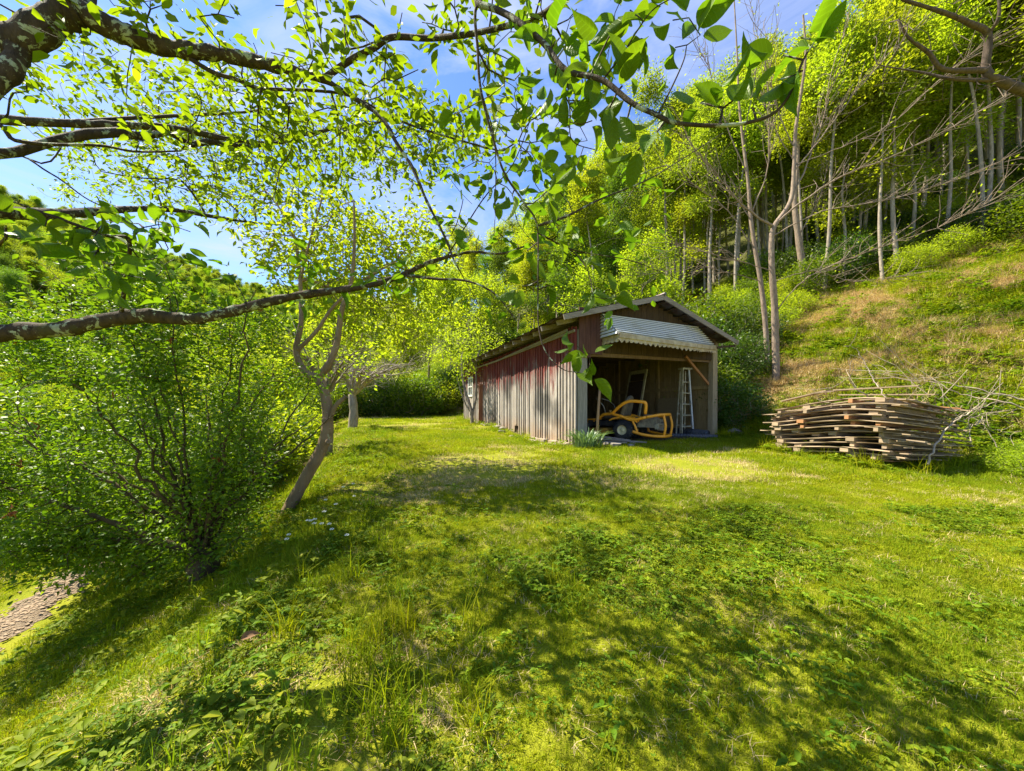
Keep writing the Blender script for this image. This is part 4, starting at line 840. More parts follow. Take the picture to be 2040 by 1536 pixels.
# ---- small leaning tree at the far end of the shed
x, y = shed_xy(-.55, 6.6); z = H(x, y); b = np.array([x, y, z])
S = [([b-[0, 0, .1], b+[-.05, .1, .5], b+[-.28, .3, 1.2], b+[-.45, .5, 1.9], b+[-.5, .6, 2.7]], .075, .03), ([b+[-.03, .1, .4], b+[-.35, .2, .9], b+[-.65, .4, 1.8]], .04, .015), ([b+[.0, .1, .3], b+[.12, .3, 1.2], b+[.1, .5, 2.3], b+[.3, .5, 3.2]], .05, .02)]
tree('small_tree', 'small brown-stemmed tree leaning over the far end of the shed wall', 'tree', b, S, [ell(b+[-.3, .6, 3.0], (1.7, 1.4, 1.2), 330)], GREYB, L_YEL, 7, .12, .10, .003, .14, maxd=2)
# ---- bare trees on the slope right of the shed
S = []
def bare(nm, lab, base_px, Yd, trunk, limbs, seed, r0, nt=260, matb=BARETW, grow=None, lf=0):
    gg = np.random.default_rng(seed); P_ = at(*base_px, Yd); base = np.array([P_[0], Yd, H(P_[0], Yd)]); t = thing('bare_tree', base, lab, 'tree'); sk = Skel()
    sk.line([base-[0, 0, .3]]+[at(a, b, c) for a, b, c in trunk], r0*.78, r0*.16, n=6); tips = []
    for L_, ra, rb in limbs:
        pts = [at(a, b, c) for a, b, c in L_]; i0 = len(sk.p); sk.branch(pts, ra*.6, rb*.6, jit=.01); i1 = len(sk.p); lr = np.array(pts[-1])-pts[0]; ln = np.linalg.norm(lr); lr = lr/ln
        for q in range(int(ln*8)):
            s_ = sk.p[gg.integers(i0+(i1-i0)//4, i1)]; f = s_+lr*gg.uniform(.2, .9)*min(1, ln*.4)+gg.normal(size=3)*.22+[0, 0, gg.uniform(-.12, .3)]; tips.append(sk.branch([s_, (s_+f)/2+gg.normal(size=3)*.05, f], .007, .0035, n=3))
            if gg.random() < .6: f2 = (s_+f)/2+(f-s_)*.4+gg.normal(size=3)*.22; tips.append(sk.branch([(s_+f)/2, f2], .005, .003, n=2))
    br = sk.mesh(tip=.0035, name='branches', mat=matb, bumpy=.03); br.parent = t; br.location = -base
    if lf: P1, E1 = sk.dirs(tips); q = gg.random(len(P1)) < .45; lp = sprays(P1[q], E1[q], lf, .08, .07, .2, .6); o = leaves('foliage', *lp, L_YEL, 'low', parent=t); o.location = -base
    return t
bare('bare', 'nearly bare tree with forked pale trunk and wide rising limbs right of the shed', (1547, 758), 10.2, [(1545, 690, 10.2), (1543, 610, 10.1), (1538, 540, 10), (1537, 490, 10), (1542, 452, 10), (1575, 400, 10), (1582, 330, 10), (1585, 260, 10), (1595, 190, 9.9), (1605, 110, 9.8), (1600, 30, 9.8)],
  [([(1540, 455, 10), (1515, 435, 9.9), (1480, 408, 9.8), (1430, 350, 9.6), (1380, 290, 9.4)], .06, .015), ([(1545, 440, 10), (1600, 400, 9.6), (1680, 350, 9.2), (1780, 310, 8.8), (1900, 250, 8.4), (2050, 165, 8)], .05, .008),
   ([(1543, 470, 10), (1640, 420, 9.5), (1760, 400, 9), (1900, 360, 8.6), (2040, 300, 8.2)], .03, .006), ([(1580, 340, 10), (1640, 270, 9.7), (1700, 190, 9.5), (1760, 120, 9.3), (1820, 60, 9.2)], .035, .008), ([(1583, 300, 10), (1550, 220, 9.9), (1535, 150, 9.8), (1530, 60, 9.7)], .025, .008),
   ([(1545, 620, 10.1), (1600, 560, 9.6), (1680, 520, 9.2), (1790, 480, 8.8), (1900, 440, 8.4), (1990, 390, 8.0)], .028, .006), ([(1575, 395, 10), (1610, 320, 9.9), (1640, 240, 9.8), (1655, 150, 9.7), (1690, 40, 9.6)], .04, .008), ([(1545, 560, 10), (1620, 540, 10.3), (1700, 560, 10.6), (1800, 550, 10.8)], .02, .006),
   ([(1543, 540, 10), (1470, 520, 9.9), (1400, 500, 9.8), (1330, 480, 9.7)], .02, .005), ([(1582, 330, 10), (1660, 300, 9.5), (1770, 250, 9), (1880, 150, 8.6), (1960, 90, 8.4)], .022, .006)], 3, .125, lf=2)
bare('bare', 'nearly bare leaning pale trunk left of the forked tree behind the shed corner', (1530, 725), 10.9, [(1525, 650, 10.9), (1515, 560, 10.9), (1505, 500, 10.9), (1495, 430, 10.9), (1490, 360, 10.9), (1480, 280, 10.9), (1472, 200, 10.9), (1468, 100, 10.9), (1462, -10, 10.9)],
  [([(1497, 440, 10.9), (1470, 400, 10.8), (1400, 330, 10.6), (1360, 250, 10.4)], .03, .008), ([(1490, 350, 10.9), (1440, 230, 10.8), (1410, 130, 10.7), (1390, 100, 10.6)], .03, .008), ([(1505, 500, 10.9), (1450, 420, 10.8), (1400, 380, 10.7), (1340, 340, 10.5)], .03, .008), ([(1480, 280, 10.9), (1500, 180, 10.8), (1510, 90, 10.8), (1500, 20, 10.8)], .025, .008), ([(1515, 560, 10.9), (1440, 540, 10.6), (1380, 530, 10.4), (1300, 545, 10.2)], .02, .006), ([(1495, 430, 10.9), (1530, 330, 10.8), (1530, 200, 10.8), (1525, 120, 10.8)], .035, .01)], 4, .10, lf=2)
bare('bare', 'thick pale trunk standing behind the forked bare tree on the slope', (1605, 612), 14.2, [(1600, 540, 14.2), (1590, 470, 14.2), (1583, 400, 14.2), (1588, 330, 14.2), (1592, 240, 14.2), (1600, 120, 14.2)],
  [([(1590, 470, 14.2), (1630, 400, 14), (1650, 330, 14)], .05, .01), ([(1588, 330, 14.2), (1540, 250, 14), (1510, 160, 14)], .04, .01)], 5, .19, lf=3)
# ---------------------------------------------------------------- woods: tree kinds, each built once and copied
def kind(i, hgt, cr, cz, leafm, barkm, n, per, size, r0, lean=.3):
    gg = np.random.default_rng(100+i); sk = Skel(); top = np.array([gg.uniform(-lean, lean), gg.uniform(-lean, lean), hgt*.9])
    mid = [top*u+[gg.uniform(-.15, .15), gg.uniform(-.15, .15), 0] for u in (.25, .5, .75)]
    sk.line([np.array([0, 0, -.4])]+mid+[top], r0, r0*.2, n=8)
    Q = []
    for k in range(16):      # uneven crown: several lobes of different size
        a = gg.uniform(0, 2*PI); rr = gg.uniform(.15, 1.0)*cr; z = hgt*(cz+(1-cz)*gg.uniform(.1, .95)); f = gg.uniform(.2, .48)*cr*(1.15-.4*(z/hgt))
        Q.append(ell(top*(z/hgt)*[1, 1, 0]+[math.cos(a)*rr*(1.2-z/hgt*.8), math.sin(a)*rr*(1.2-z/hgt*.8), z], (f, f, f*gg.uniform(.4, .9)), n//16))
    tp = sk.grow(np.vstack(Q), .35, .35, .02, maxd=5, mono=.25)
    bme = sk.mesh(tip=.008, ex=2.2, name='trunk', mat=barkm, parent=False, minr=.0); P1, E1 = sk.dirs(tp); lp = sprays(P1, E1, per, .26, size, .15, .45, back=.35)
    return bme, leaves('crown', *lp, leafm, 'low', parent=False)
KN = [kind(0, 12, 2.8, .30, L_FOR, GREYB, 460, 40, .125, .10), kind(1, 10, 2.4, .22, L_YEL, PALEB, 420, 42, .12, .08), kind(2, 14, 3.0, .35, L_FOR, PALEB, 460, 40, .13, .11), kind(3, 11, 2.8, .2, L_BLUE, GREYB, 460, 40, .12, .10), kind(4, 7, 2.0, .12, L_YEL, GREYB, 380, 34, .11, .06), kind(5, 13, 1.7, .5, L_YEL, PALEB, 260, 36, .12, .085, .8)]
KL = ['mid-green broad-crowned tree in the wooded hillside', 'yellow-green spring tree in the wooded hillside', 'tall pale-trunked tree in the wooded hillside', 'cool dark-green tree in the wooded hillside', 'low bright yellow-green tree at the edge of the wood', 'slender bare pale trunk with high crown in the hillside wood']
KG = ['mid-green trees of the wooded hillside', 'yellow-green trees of the wooded hillside', 'tall pale-trunked trees of the wooded hillside', 'cool green trees of the wooded hillside', 'low yellow-green trees at the wood edge', 'slender pale trunks in the hillside wood']
NM = ['broadleaf_tree', 'spring_tree', 'tall_tree', 'dark_tree', 'understory_tree', 'slender_tree']
def put(k, x, y, s, rz=None, label=None, group=None, sz=1, hollow=False):
    z = H(x, y); t = empty(NM[k], (x, y, z-.05), rng.uniform(0, 6.28) if rz is None else rz, label or KL[k], 'tree', group or KG[k]); t.scale = (s, s, s*sz)
    link('trunk', KN[k][0], t); link('crown', KN[k][1], t); return t
placed = []
def ok(x, y, d):
    for a, b in placed:
        if (a-x)**2+(b-y)**2 < d*d: return False
    placed.append((x, y)); return True
gg = np.random.default_rng(21)
# tree line on the right: slender trunks, then dense woods up the hill
for k in range(900):
    if len(placed) > 85: break
    x = gg.uniform(8, 34); y = gg.uniform(9, 30); t = .8*x+.6*y
    if not (17.6 < t < 24) or x/y > 1.75 or x/y < .42: continue
    if ok(x, y, .8 if t < 24 else 1.5): put(gg.choice([5, 5, 5, 5, 5, 2, 1]), x, y, gg.uniform(.65, 1.0))
for k in range(3000):
    if len(placed) > 250: break
    y = gg.uniform(12, 62); x = gg.uniform(-.35*y, 1.5*y); t = .8*x+.6*y
    s_ = (x-A0[0])*D2[0]+(y-A0[1])*D2[1]; r_ = (x-A0[0])*D1[0]+(y-A0[1])*D1[1]
    if t < 15.5 or (t < 21 and x/y > .8) or (s_ < 6.5 and r_ < 12.5): continue
    if y > 30 and x < 0 and y > 50: continue
    if ok(x, y, 1.7+y*.02): put(gg.choice([0, 1, 1, 2, 3, 5, 5, 4] if t < 28 else [0, 1, 1, 4, 4, 3]), x, y, gg.uniform(.75, 1.15))
n0 = len(placed)
for k in range(1500):
    if len(placed) > n0+34: break
    y = gg.uniform(10, 34); x = y*gg.uniform(1.0, 1.75); t = .8*x+.6*y
    if 24 < t < 46 and ok(x, y, 1.6): put(gg.choice([0, 1, 1, 2, 5]), x, y, gg.uniform(.75, 1.1))
# band of trees at the far end of the lawn and along the left bank
for x, y, k, s, lb in ((-4.0, 24.5, 1, .95, 'yellow-green tree at the far end of the lawn, left of the shed'), (-7.5, 24, 4, 1.2, 'low bright tree closing the far end of the lawn'), (-1.5, 22.5, 4, 1.2, 'low yellow-green tree just behind the far end of the shed'), (-10, 20, 1, .8, 'yellow-green tree behind the twiggy pruned tree'), (-1.0, 26, 3, .8, 'cool green tree rising behind the shed roof'),
    (-9.5, 15.0, 4, .8, 'low bright tree on the bank beyond the leaning tree'), (-8.0, 10.5, 4, .62, 'small bright tree on the bank between bush and leaning tree'), (-13.5, 17, 1, .62, 'yellow-green tree above the bush, left of the leaning tree'), (-6.5, 28, 0, 1.0, 'mid-green tree behind the far hedge'), (1.5, 24, 1, .9, 'yellow-green tree right behind the shed ridge'), (4.2, 21.5, 4, 1.15, 'low bright tree behind the shed, beside the ridge'), (-17, 27, 1, .55, 'rounded yellow-green tree far down the left valley'),
    (-12, 32, 3, .9, 'cool green tall tree far beyond the lawn end'), (-22, 24, 0, .35, 'low mid-green tree in the valley at the left edge'), (-27, 30, 1, .42, 'pale yellow-green tree in the valley at the left edge'), (-24, 38, 3, .5, 'cool green tree in the valley far left'), (-13, 10.5, 4, .42, 'small bright tree across the drive behind the bush'), (-11, 7.5, 4, .36, 'low bushy tree across the drive at the left')):
    put(k, x, y, s, label=lb, group='trees beyond the lawn and down the valley')
# shrubs
def shrub(i, leafm, n, per, size, rx, rz_):
    sk = Skel(); sk.line([(0, 0, -.2), (0, 0, .15)], .04, .03)
    Q = ell((0, 0, rz_*.85), (rx, rx, rz_*.85), n, .3); Q = Q[Q[:, 2] > .08]; tp = sk.grow(Q, .2, .3, .03, maxd=3, mono=.3); b = sk.mesh(tip=.004, name='stems', mat=GREYB, parent=False); P1, E1 = sk.dirs(tp)
    return b, leaves('foliage', *sprays(P1, E1, per, .13, size, .1, .5, back=.2), leafm, 'low', parent=False)
SH = [shrub(0, L_BUSH, 260, 22, .085, 1.0, 1.0), shrub(1, L_DARK, 260, 24, .085, 1.1, 1.1), shrub(2, L_YEL, 220, 22, .085, 1.0, .9)]
SL = ['mid-green shrub in the undergrowth along the wood edge', 'dark green shrub in the undergrowth along the wood edge', 'yellow-green shrub in the undergrowth along the wood edge']; SG = ['mid-green shrubs along the wood edge', 'dark shrubs along the wood edge', 'yellow-green shrubs along the wood edge']
def puts(k, x, y, s, sz=1, label=None, group=None):
    t = empty('shrub', (x, y, H(x, y)-.05), rng.uniform(0, 6.28), label or SL[k], 'shrub', group or SG[k]); t.scale = (s, s, s*sz); link('stems', SH[k][0], t); link('foliage', SH[k][1], t)
sp_ = []; cnt = 0
for k in range(6000):
    if cnt > 190: break
    y = gg.uniform(8, 40); x = gg.uniform(-.3*y, 1.5*y); t = .8*x+.6*y; s_ = (x-A0[0])*D2[0]+(y-A0[1])*D2[1]; r_ = (x-A0[0])*D1[0]+(y-A0[1])*D1[1]
    if x/y > .78:
        if not 17.4 < t < 27: continue
    elif x/y > .56:
        if not (13.2 < t < 21): continue
    elif r_ < 10.5: continue
    elif t > 27 or t < 12: continue
    if any((a-x)**2+(b-y)**2 < .81 for a, b in sp_): continue
    sp_.append((x, y)); cnt += 1; puts(gg.choice([0, 1, 2], p=[.35, .15, .5] if x/y < .78 else [.4, .3, .3]), x, y, gg.uniform(.5, 1.0))
# hedge closing the far end of the lawn
for k in range(26):
    u = k/25; x = -11+12.5*u+gg.uniform(-.3, .3); y = 20.5+2.6*u+gg.uniform(-.6, .6)+(1.5 if k % 2 else 0)
    puts([0, 1, 0, 1, 2][k % 5], x, y, gg.uniform(1.0, 1.5), 1.0, 'dense green shrub of the hedge closing the far end of the lawn', 'hedge shrubs at the far end of the lawn')
for x, y, k, s in ((6.05, 9.9, 1, .75), (6.9, 11.0, 1, .8), (5.9, 10.9, 0, 1.0), (7.9, 12.2, 1, .9), (6.4, 12.4, 1, 1.1), (5.7, 12.3, 0, 1.3), (5.4, 14, 1, 1.5), (7.2, 13.6, 0, 1.3), (5.2, 15.6, 0, 1.6), (4.6, 17.6, 1, 1.7)):
    puts(k, x, y, s, 1.0, 'shrub crowding the right side of the shed', 'shrubs right of the shed')
for k in range(20):      # down the bank, behind the big bush
    u = k/19; y = 5.0+10*u; x = np.interp(y, [4, 8, 12, 20], [-4.6, -5.2, -7.2, -10.5])-gg.uniform(0, 1.6); puts([0, 1, 2][k % 3], x, y, gg.uniform(.7, 1.15), 1.15, 'green shrub on the bank behind the big bush', 'shrubs along the left bank')
for k in range(16):
    x = gg.uniform(-14, -9); y = gg.uniform(4.5, 13); puts([0, 2, 1][k % 3], x, y, gg.uniform(.9, 1.5), 1.3, 'leafy shrub across the gravel drive', 'shrubs across the drive')
for (x, y, s, lb) in ((7.45, 5.25, .38, 'low bright leafy shrub at the right picture edge in front of the pallets'), (8.0, 5.6, .42, 'low green shrub beside the brush pile at the right edge')): puts(2, x, y, s, .7, lb, 'low shrubs by the brush pile')
# far wooded hill and woods high on the slope
def gn_scatter(name, P, rot, scl, srcs, kindv, label=None, cat=None):
    me = bpy.data.meshes.new(name); me.vertices.add(len(P)); me.vertices.foreach_set('co', np.asarray(P, np.float32).ravel())
    for nm, v in (('rot', rot), ('scl', scl)): a = me.attributes.new(nm, 'FLOAT', 'POINT'); a.data.foreach_set('value', np.asarray(v, np.float32))
    a = me.attributes.new('vi', 'INT', 'POINT'); a.data.foreach_set('value', np.asarray(kindv, np.int32))
    ng = bpy.data.node_groups.new(name, 'GeometryNodeTree'); ng.interface.new_socket('Geometry', in_out='INPUT', socket_type='NodeSocketGeometry'); ng.interface.new_socket('Geometry', in_out='OUTPUT', socket_type='NodeSocketGeometry')
    n = ng.nodes.new; l = ng.links.new; gi = n('NodeGroupInput'); go = n('NodeGroupOutput'); m2p = n('GeometryNodeMeshToPoints'); l(gi.outputs[0], m2p.inputs[0]); iop = n('GeometryNodeInstanceOnPoints'); l(m2p.outputs[0], iop.inputs['Points'])
    gti = n('GeometryNodeGeometryToInstance')
    for s_ in reversed(srcs):
        oi = n('GeometryNodeObjectInfo'); oi.inputs['Object'].default_value = s_; oi.inputs['As Instance'].default_value = True; l(oi.outputs['Geometry'], gti.inputs[0])
    def at_(nm, ty): q = n('GeometryNodeInputNamedAttribute'); q.data_type = ty; q.inputs['Name'].default_value = nm; return q.outputs[0]
    l(oi.outputs['Geometry'], gti.inputs[0])
    ji = n('GeometryNodeJoinGeometry'); 
    for nd in list(ng.nodes):
        if nd.type == 'OBJECT_INFO': l(nd.outputs['Geometry'], ji.inputs[0])
    ng.nodes.remove(gti); l(ji.outputs[0], iop.inputs['Instance']); iop.inputs['Pick Instance'].default_value = True; l(at_('vi', 'INT'), iop.inputs['Instance Index'])
    cx = n('ShaderNodeCombineXYZ'); l(at_('rot', 'FLOAT'), cx.inputs[2]); l(cx.outputs[0], iop.inputs['Rotation']); l(at_('scl', 'FLOAT'), iop.inputs['Scale']); l(iop.outputs[0], go.inputs[0])
    o = link(name, me); md = o.modifiers.new('scatter', 'NODES'); md.node_group = ng; tag(o, label, cat, kind='stuff'); return o
def src(name, me): return bpy.data.objects.new(name, me)      # a source for instancing, not placed in the scene itself
def joined(k):
    return src('woodland_crown', KN[k][1])
P = []; S_ = []
for k in range(3200):
    q = gg.uniform(26, 230); a = gg.uniform(-1.35, -.35); x = math.sin(a)*q*1.15; y = math.cos(a)*q; 
    if -x*.85+y*.25 < 26: continue
    if q < 60 and gg.random() < .5: continue
    P.append((x, y, H(x, y)-3.5)); S_.append(gg.uniform(.7, 1.2)*(.55 if q < 60 else 1))
for k in range(500):
    y = gg.uniform(20, 90); x = gg.uniform(.1*y, 1.6*y)
    if .8*x+.6*y < 40: continue
    P.append((x, y, H(x, y)-1.5)); S_.append(gg.uniform(.8, 1.3))
gn_scatter('far_woodland', P, gg.uniform(0, 6.28, len(P)), S_, [joined(0), joined(1), joined(3)], gg.integers(0, 3, len(P)), 'distant spring woodland covering the hills', 'woodland')
# ---------------------------------------------------------------- grass and weeds (nobody could count them)
def bladeset(n, rad, hgt, w, lean, mat, nm, seg=2, hv=.4):
    g = rng; a = g.uniform(0, 2*PI, n); rr = rad*np.sqrt(g.random(n)); P = np.stack([np.cos(a)*rr, np.sin(a)*rr, np.zeros(n)-.01], 1)
    d = g.uniform(0, 2*PI, n); L = hgt*(1-hv+2*hv*g.random(n)); ln = lean*g.random(n)*1.4; dirv = np.stack([np.cos(d), np.sin(d), 0*d], 1); side = np.stack([-np.sin(d+g.normal(size=n)), np.cos(d), 0*d], 1)
    side /= np.linalg.norm(side, axis=1)[:, None]; V = []; k = seg+1
    for i in range(k):
        u = i/seg; c = P+dirv*(L*ln*u*u)[:, None]+np.array([0, 0, 1])*(L*u*(1-.35*ln*u))[:, None]; ww = w*(1-u)**.7*(.7+.6*g.random(n)) if i < seg else None
        if i < seg: V += [c-side*ww[:, None]/2, c+side*ww[:, None]/2]
        else: V += [c]
    V = np.stack(V, 1); m = V.shape[1]; T = []
    for i in range(seg-1): b = 2*i; T += [[b, b+1, b+3], [b, b+3, b+2]]
    T += [[2*seg-2, 2*seg-1, 2*seg]]; T = (np.array(T)[None]+(np.arange(n)*m)[:, None, None]).reshape(-1, 3)
    return src(nm, nmesh(nm, V.reshape(-1, 3), [T], mat, False, {'tint': np.repeat(g.random(n), m)}))
def rosette(n, rad, size, hgt, mat, nm, per=4, tm='mid'):
    g = rng; a = g.uniform(0, 2*PI, n); rr = rad*np.sqrt(g.random(n)); h = hgt*g.random(n); P = np.repeat(np.stack([np.cos(a)*rr, np.sin(a)*rr, h], 1), per, 0)
    b = g.uniform(0, 2*PI, n*per); D = np.stack([np.cos(b), np.sin(b), g.uniform(-.1, .5, n*per)], 1); Nn = g.normal(size=(n*per, 3))*.3; Nn[:, 2] += 1
    return src(nm, leaves(nm, P, D, Nn, size*(.6+.8*g.random(n*per)), mat, tm, parent=False))
GR = leafmat('grass_blade', (.19, .23, .004), (.32, .35, .006), (.44, .37, .08), .38, .08, .7)
GR2 = leafmat('grass_blade_deep', (.13, .19, .006), (.23, .29, .009), (.30, .31, .03), .38, .08, .7)
DRY = leafmat('dry_grass', (.46, .36, .17), (.58, .45, .24), (.34, .24, .11), .2, .15, .7, tcol=(1, .9, .6))
CLV = leafmat('clover_leaf', (.08, .15, .007), (.14, .21, .009), (.2, .26, .015), .38, .15, .6)
WEED = leafmat('weed_leaf', (.12, .19, .008), (.2, .26, .01), (.3, .33, .02), .4, .15, .6)
g = rng
lawnA = [bladeset(90, .09, .030, .0042, .9, GR, 'grass_tuft'), bladeset(90, .09, .038, .0042, .8, GR2, 'grass_tuft'), bladeset(80, .09, .030, .0040, 1.0, GR, 'grass_tuft'), bladeset(26, .08, .05, .004, 1.2, DRY, 'straw_tuft')]
lawnB = [bladeset(70, .16, .055, .008, .9, GR, 'grass_tuft', hv=.5), bladeset(70, .16, .065, .008, .8, GR2, 'grass_tuft', hv=.5), bladeset(60, .16, .05, .008, 1., GR, 'grass_tuft'), bladeset(30, .15, .06, .007, 1.3, DRY, 'straw_tuft')]
def fnoise(x, y, s, seed):
    r = np.random.default_rng(seed); v = 0
    for k in range(7): a = r.uniform(0, 2*PI); f = s*r.uniform(.5, 2.1); v = v+np.sin(f*(x*np.cos(a)+y*np.sin(a))+r.uniform(0, 6.28))*r.uniform(.6, 1)
    return v/3.2
def region(n, y0, y1, spread=1.52, pw=1):
    y = np.sqrt(g.uniform(y0**2, y1**2, n)) if pw == 1 else g.uniform(y0, y1, n); x = g.uniform(-1, 1, n)*(spread*y+.4); return x, y
def masks(x, y):
    t = .8*x+.6*y; s_ = (x-A0[0])*D2[0]+(y-A0[1])*D2[1]; r_ = (x-A0[0])*D1[0]+(y-A0[1])*D1[1]
    inshed = (s_ > -.12) & (s_ < 4.3) & (r_ > -.28+.1*np.sin(s_*5)) & (r_ < 10); hillm = sst((t-9.3)/1.5)*np.maximum(sst((s_-4.25)/1.5), sst((r_-11)/3)); dd = drive_d(x, y)
    return t, inshed, hillm, dd
def lay(name, n, y0, y1, srcs, sc, bias, label, thr=.0, straw=.05):
    x, y = region(n, y0, y1); t, ins, hm, dd = masks(x, y); f = fnoise(x, y, 1.3, 5)
    keep = ~ins & (hm < .5+.4*g.random(n)) & (dd > .42+.12*g.random(n)); bare_ = fnoise(x, y, 1.5, 31)+.35*fnoise(x, y, 6, 32); keep &= ~((bare_ > .55) & (g.random(n) < .75))
    x, y, f, bare_ = x[keep], y[keep], f[keep], bare_[keep]; r = g.random(len(x)); v = np.where(f+g.normal(size=len(x))*.5 > .2, 1, np.where(r < .5, 0, 2)); v = np.where((r < straw) | (bare_+g.normal(size=len(x))*.15 > .47), 3, v)
    return gn_scatter(name, np.stack([x, y, height(x, y)], 1), g.uniform(0, 6.28, len(x)), sc*(.7+.6*g.random(len(x))), srcs, v, label, 'grass')
lay('lawn_grass', 17500, .55, 5.2, lawnA, 1.0, 0, 'short yellow-green mown lawn grass in the foreground')
lay('lawn_grass', 16000, 5.0, 11, lawnB, 1.0, 0, 'sunlit lawn grass running toward the shed')
lay('lawn_grass', 9000, 10.8, 26, lawnB, 1.7, 0, 'mown grass strip beside and beyond the shed')
# clover and broad-leaf weeds among the grass
cl = [rosette(22, .10, .014, .022, CLV, 'clover_patch', 3, 'low'), rosette(9, .10, .026, .035, WEED, 'weed_patch', 4), rosette(6, .12, .045, .07, WEED, 'weed_patch', 4), rosette(6, .09, .030, .05, CLV, 'weed_patch', 4)]
x, y = region(7000, .6, 4); t, ins, hm, dd = masks(x, y); f = fnoise(x, y, 1.7, 9)+.4*fnoise(x, y, 5, 10); k = ~ins & (dd > .5) & ((f > .4) | (g.random(len(x)) < .16)); x, y = x[k], y[k]
gn_scatter('clover', np.stack([x, y, height(x, y)+.01], 1), g.uniform(0, 6.28, len(x)), .7+.6*g.random(len(x)), cl, g.choice([0, 0, 0, 1, 3], len(x)), 'clover and small weeds growing through the lawn', 'clover')
# bank: ranker weeds down the left slope
x, y = region(20000, .8, 12, 1.6); xc = np.interp(y, [-5, 0, 1.5, 4.5, 8, 12, 20, 40], [-1.6, -1.5, -1.55, -2.4, -3.7, -5.2, -9, -20]); d = xc-x; _, ins, hm, dd = masks(x, y)
k = (d > -.9+.5*g.normal(size=len(x))*.6) & (d < 3.0) & (dd > .5) & (g.random(len(x)) < .5); x, y, d = x[k], y[k], d[k]
tall = [bladeset(34, .09, .17, .0065, .9, GR2, 'tall_grass_tuft', 3), bladeset(26, .08, .22, .007, .8, GR, 'tall_grass_tuft', 3)]
gn_scatter('bank_weeds', np.stack([x, y, height(x, y)], 1), g.uniform(0, 6.28, len(x)), .6+.7*g.random(len(x)), cl+tall, g.choice([1, 1, 2, 2, 3, 4, 0], len(x)), 'rank broad-leaved weeds and grass on the left bank', 'weeds')
# foreground left: taller grass tufts
x = np.concatenate([g.normal(-.75, .25, 30), g.uniform(-1.6, .4, 25)]); y = np.concatenate([g.normal(1.8, .25, 30), g.uniform(1.0, 3, 25)]); gn_scatter('tall_grass', np.stack([x, y, height(x, y)], 1), g.uniform(0, 6.28, len(x)), .6+.5*g.random(len(x)), tall, g.integers(0, 2, len(x)), 'taller uncut grass tufts in the left foreground', 'grass')
# hillside: dead grass thatch with green patches
hg = [bladeset(60, .2, .13, .010, 1.6, DRY, 'straw_tuft', 2), bladeset(60, .2, .12, .010, 1.0, GR, 'grass_tuft', 2), rosette(12, .2, .055, .10, WEED, 'weed_patch', 4, 'low'), rosette(10, .2, .06, .12, CLV, 'weed_patch', 4, 'low')]
y = np.sqrt(g.uniform(4**2, 22**2, 60000)); x = g.uniform(-.3, 1.65, 60000)*y; t, ins, hm, dd = masks(x, y); k = (hm > .3+.4*g.random(len(x))) & (t < 22); x, y, t = x[k], y[k], t[k]
f = .7*fnoise(x, y, 1.1, 14)+.6*fnoise(x, y, 3.7, 15)+g.normal(size=len(x))*.3-.25*sst((1.4-(t-10))/1.5); v = np.where(f < -.3, 0, np.where(f < .45, np.where(g.random(len(x)) < .6, 1, 2), np.where(g.random(len(x)) < .5, 3, 2)))
gn_scatter('hillside_grass', np.stack([x, y, height(x, y)], 1), g.uniform(0, 6.28, len(x)), .6+.7*g.random(len(x)), hg, v, 'patchy dead straw and green growth on the steep hillside', 'grass')
tl = [bladeset(46, .13, .30, .008, 1.5, DRY, 'straw_tuft', 3), bladeset(40, .12, .24, .009, 1.0, GR, 'grass_tuft', 3), rosette(12, .16, .075, .26, WEED, 'weed_patch', 5), rosette(14, .15, .06, .30, CLV, 'weed_patch', 5)]
y = np.sqrt(g.uniform(4**2, 20**2, 9000)); x = g.uniform(0, 1.6, 9000)*y; t, ins, hm, dd = masks(x, y); f = fnoise(x, y, 1.6, 41)+.4*fnoise(x, y, 5, 42); k = (hm > .35) & (t < 22) & (f+g.normal(size=9000)*.2 > .25); x, y = x[k], y[k]
gn_scatter('hillside_weeds', np.stack([x, y, height(x, y)], 1), g.uniform(0, 6.28, len(x)), .5+.8*g.random(len(x)), tl, g.choice([0, 0, 1, 2, 3], len(x)), 'coarse straw tufts and rank weeds in clumps on the hillside', 'weeds')
# weeds fringing shed, pallets and blocks
x = []; y = []
for k in range(420):
    q = g.random()
    if q < .35: s_, r_ = g.uniform(-.5, -.2), g.uniform(-.2, 10)
    elif q < .55: s_, r_ = g.uniform(3.9, 5.4), g.uniform(-.7, -.2)
    elif q < .7: s_, r_ = g.uniform(4.35, 5.0), g.uniform(-.4, 2)
    else:
        u = g.random(); a = (PO[0]+.309*2.1*u-.12-.1*g.random(), PO[1]-.951*2.1*u-.05) if g.random() < .6 else (5.9+.951*1.7*u+.05, 5.45+.309*1.7*u-.15*g.random()); x.append(a[0]); y.append(a[1]); continue
    p = shed_xy(s_, r_); x.append(p[0]); y.append(p[1])
x, y = np.array(x), np.array(y); gn_scatter('edge_weeds', np.stack([x, y, height(x, y)], 1), g.uniform(0, 6.28, len(x)), .6+.9*g.random(len(x)), cl+tall, g.choice([1, 2, 2, 3, 4, 5], len(x)), 'weeds fringing the shed walls and the pallet stack', 'weeds')
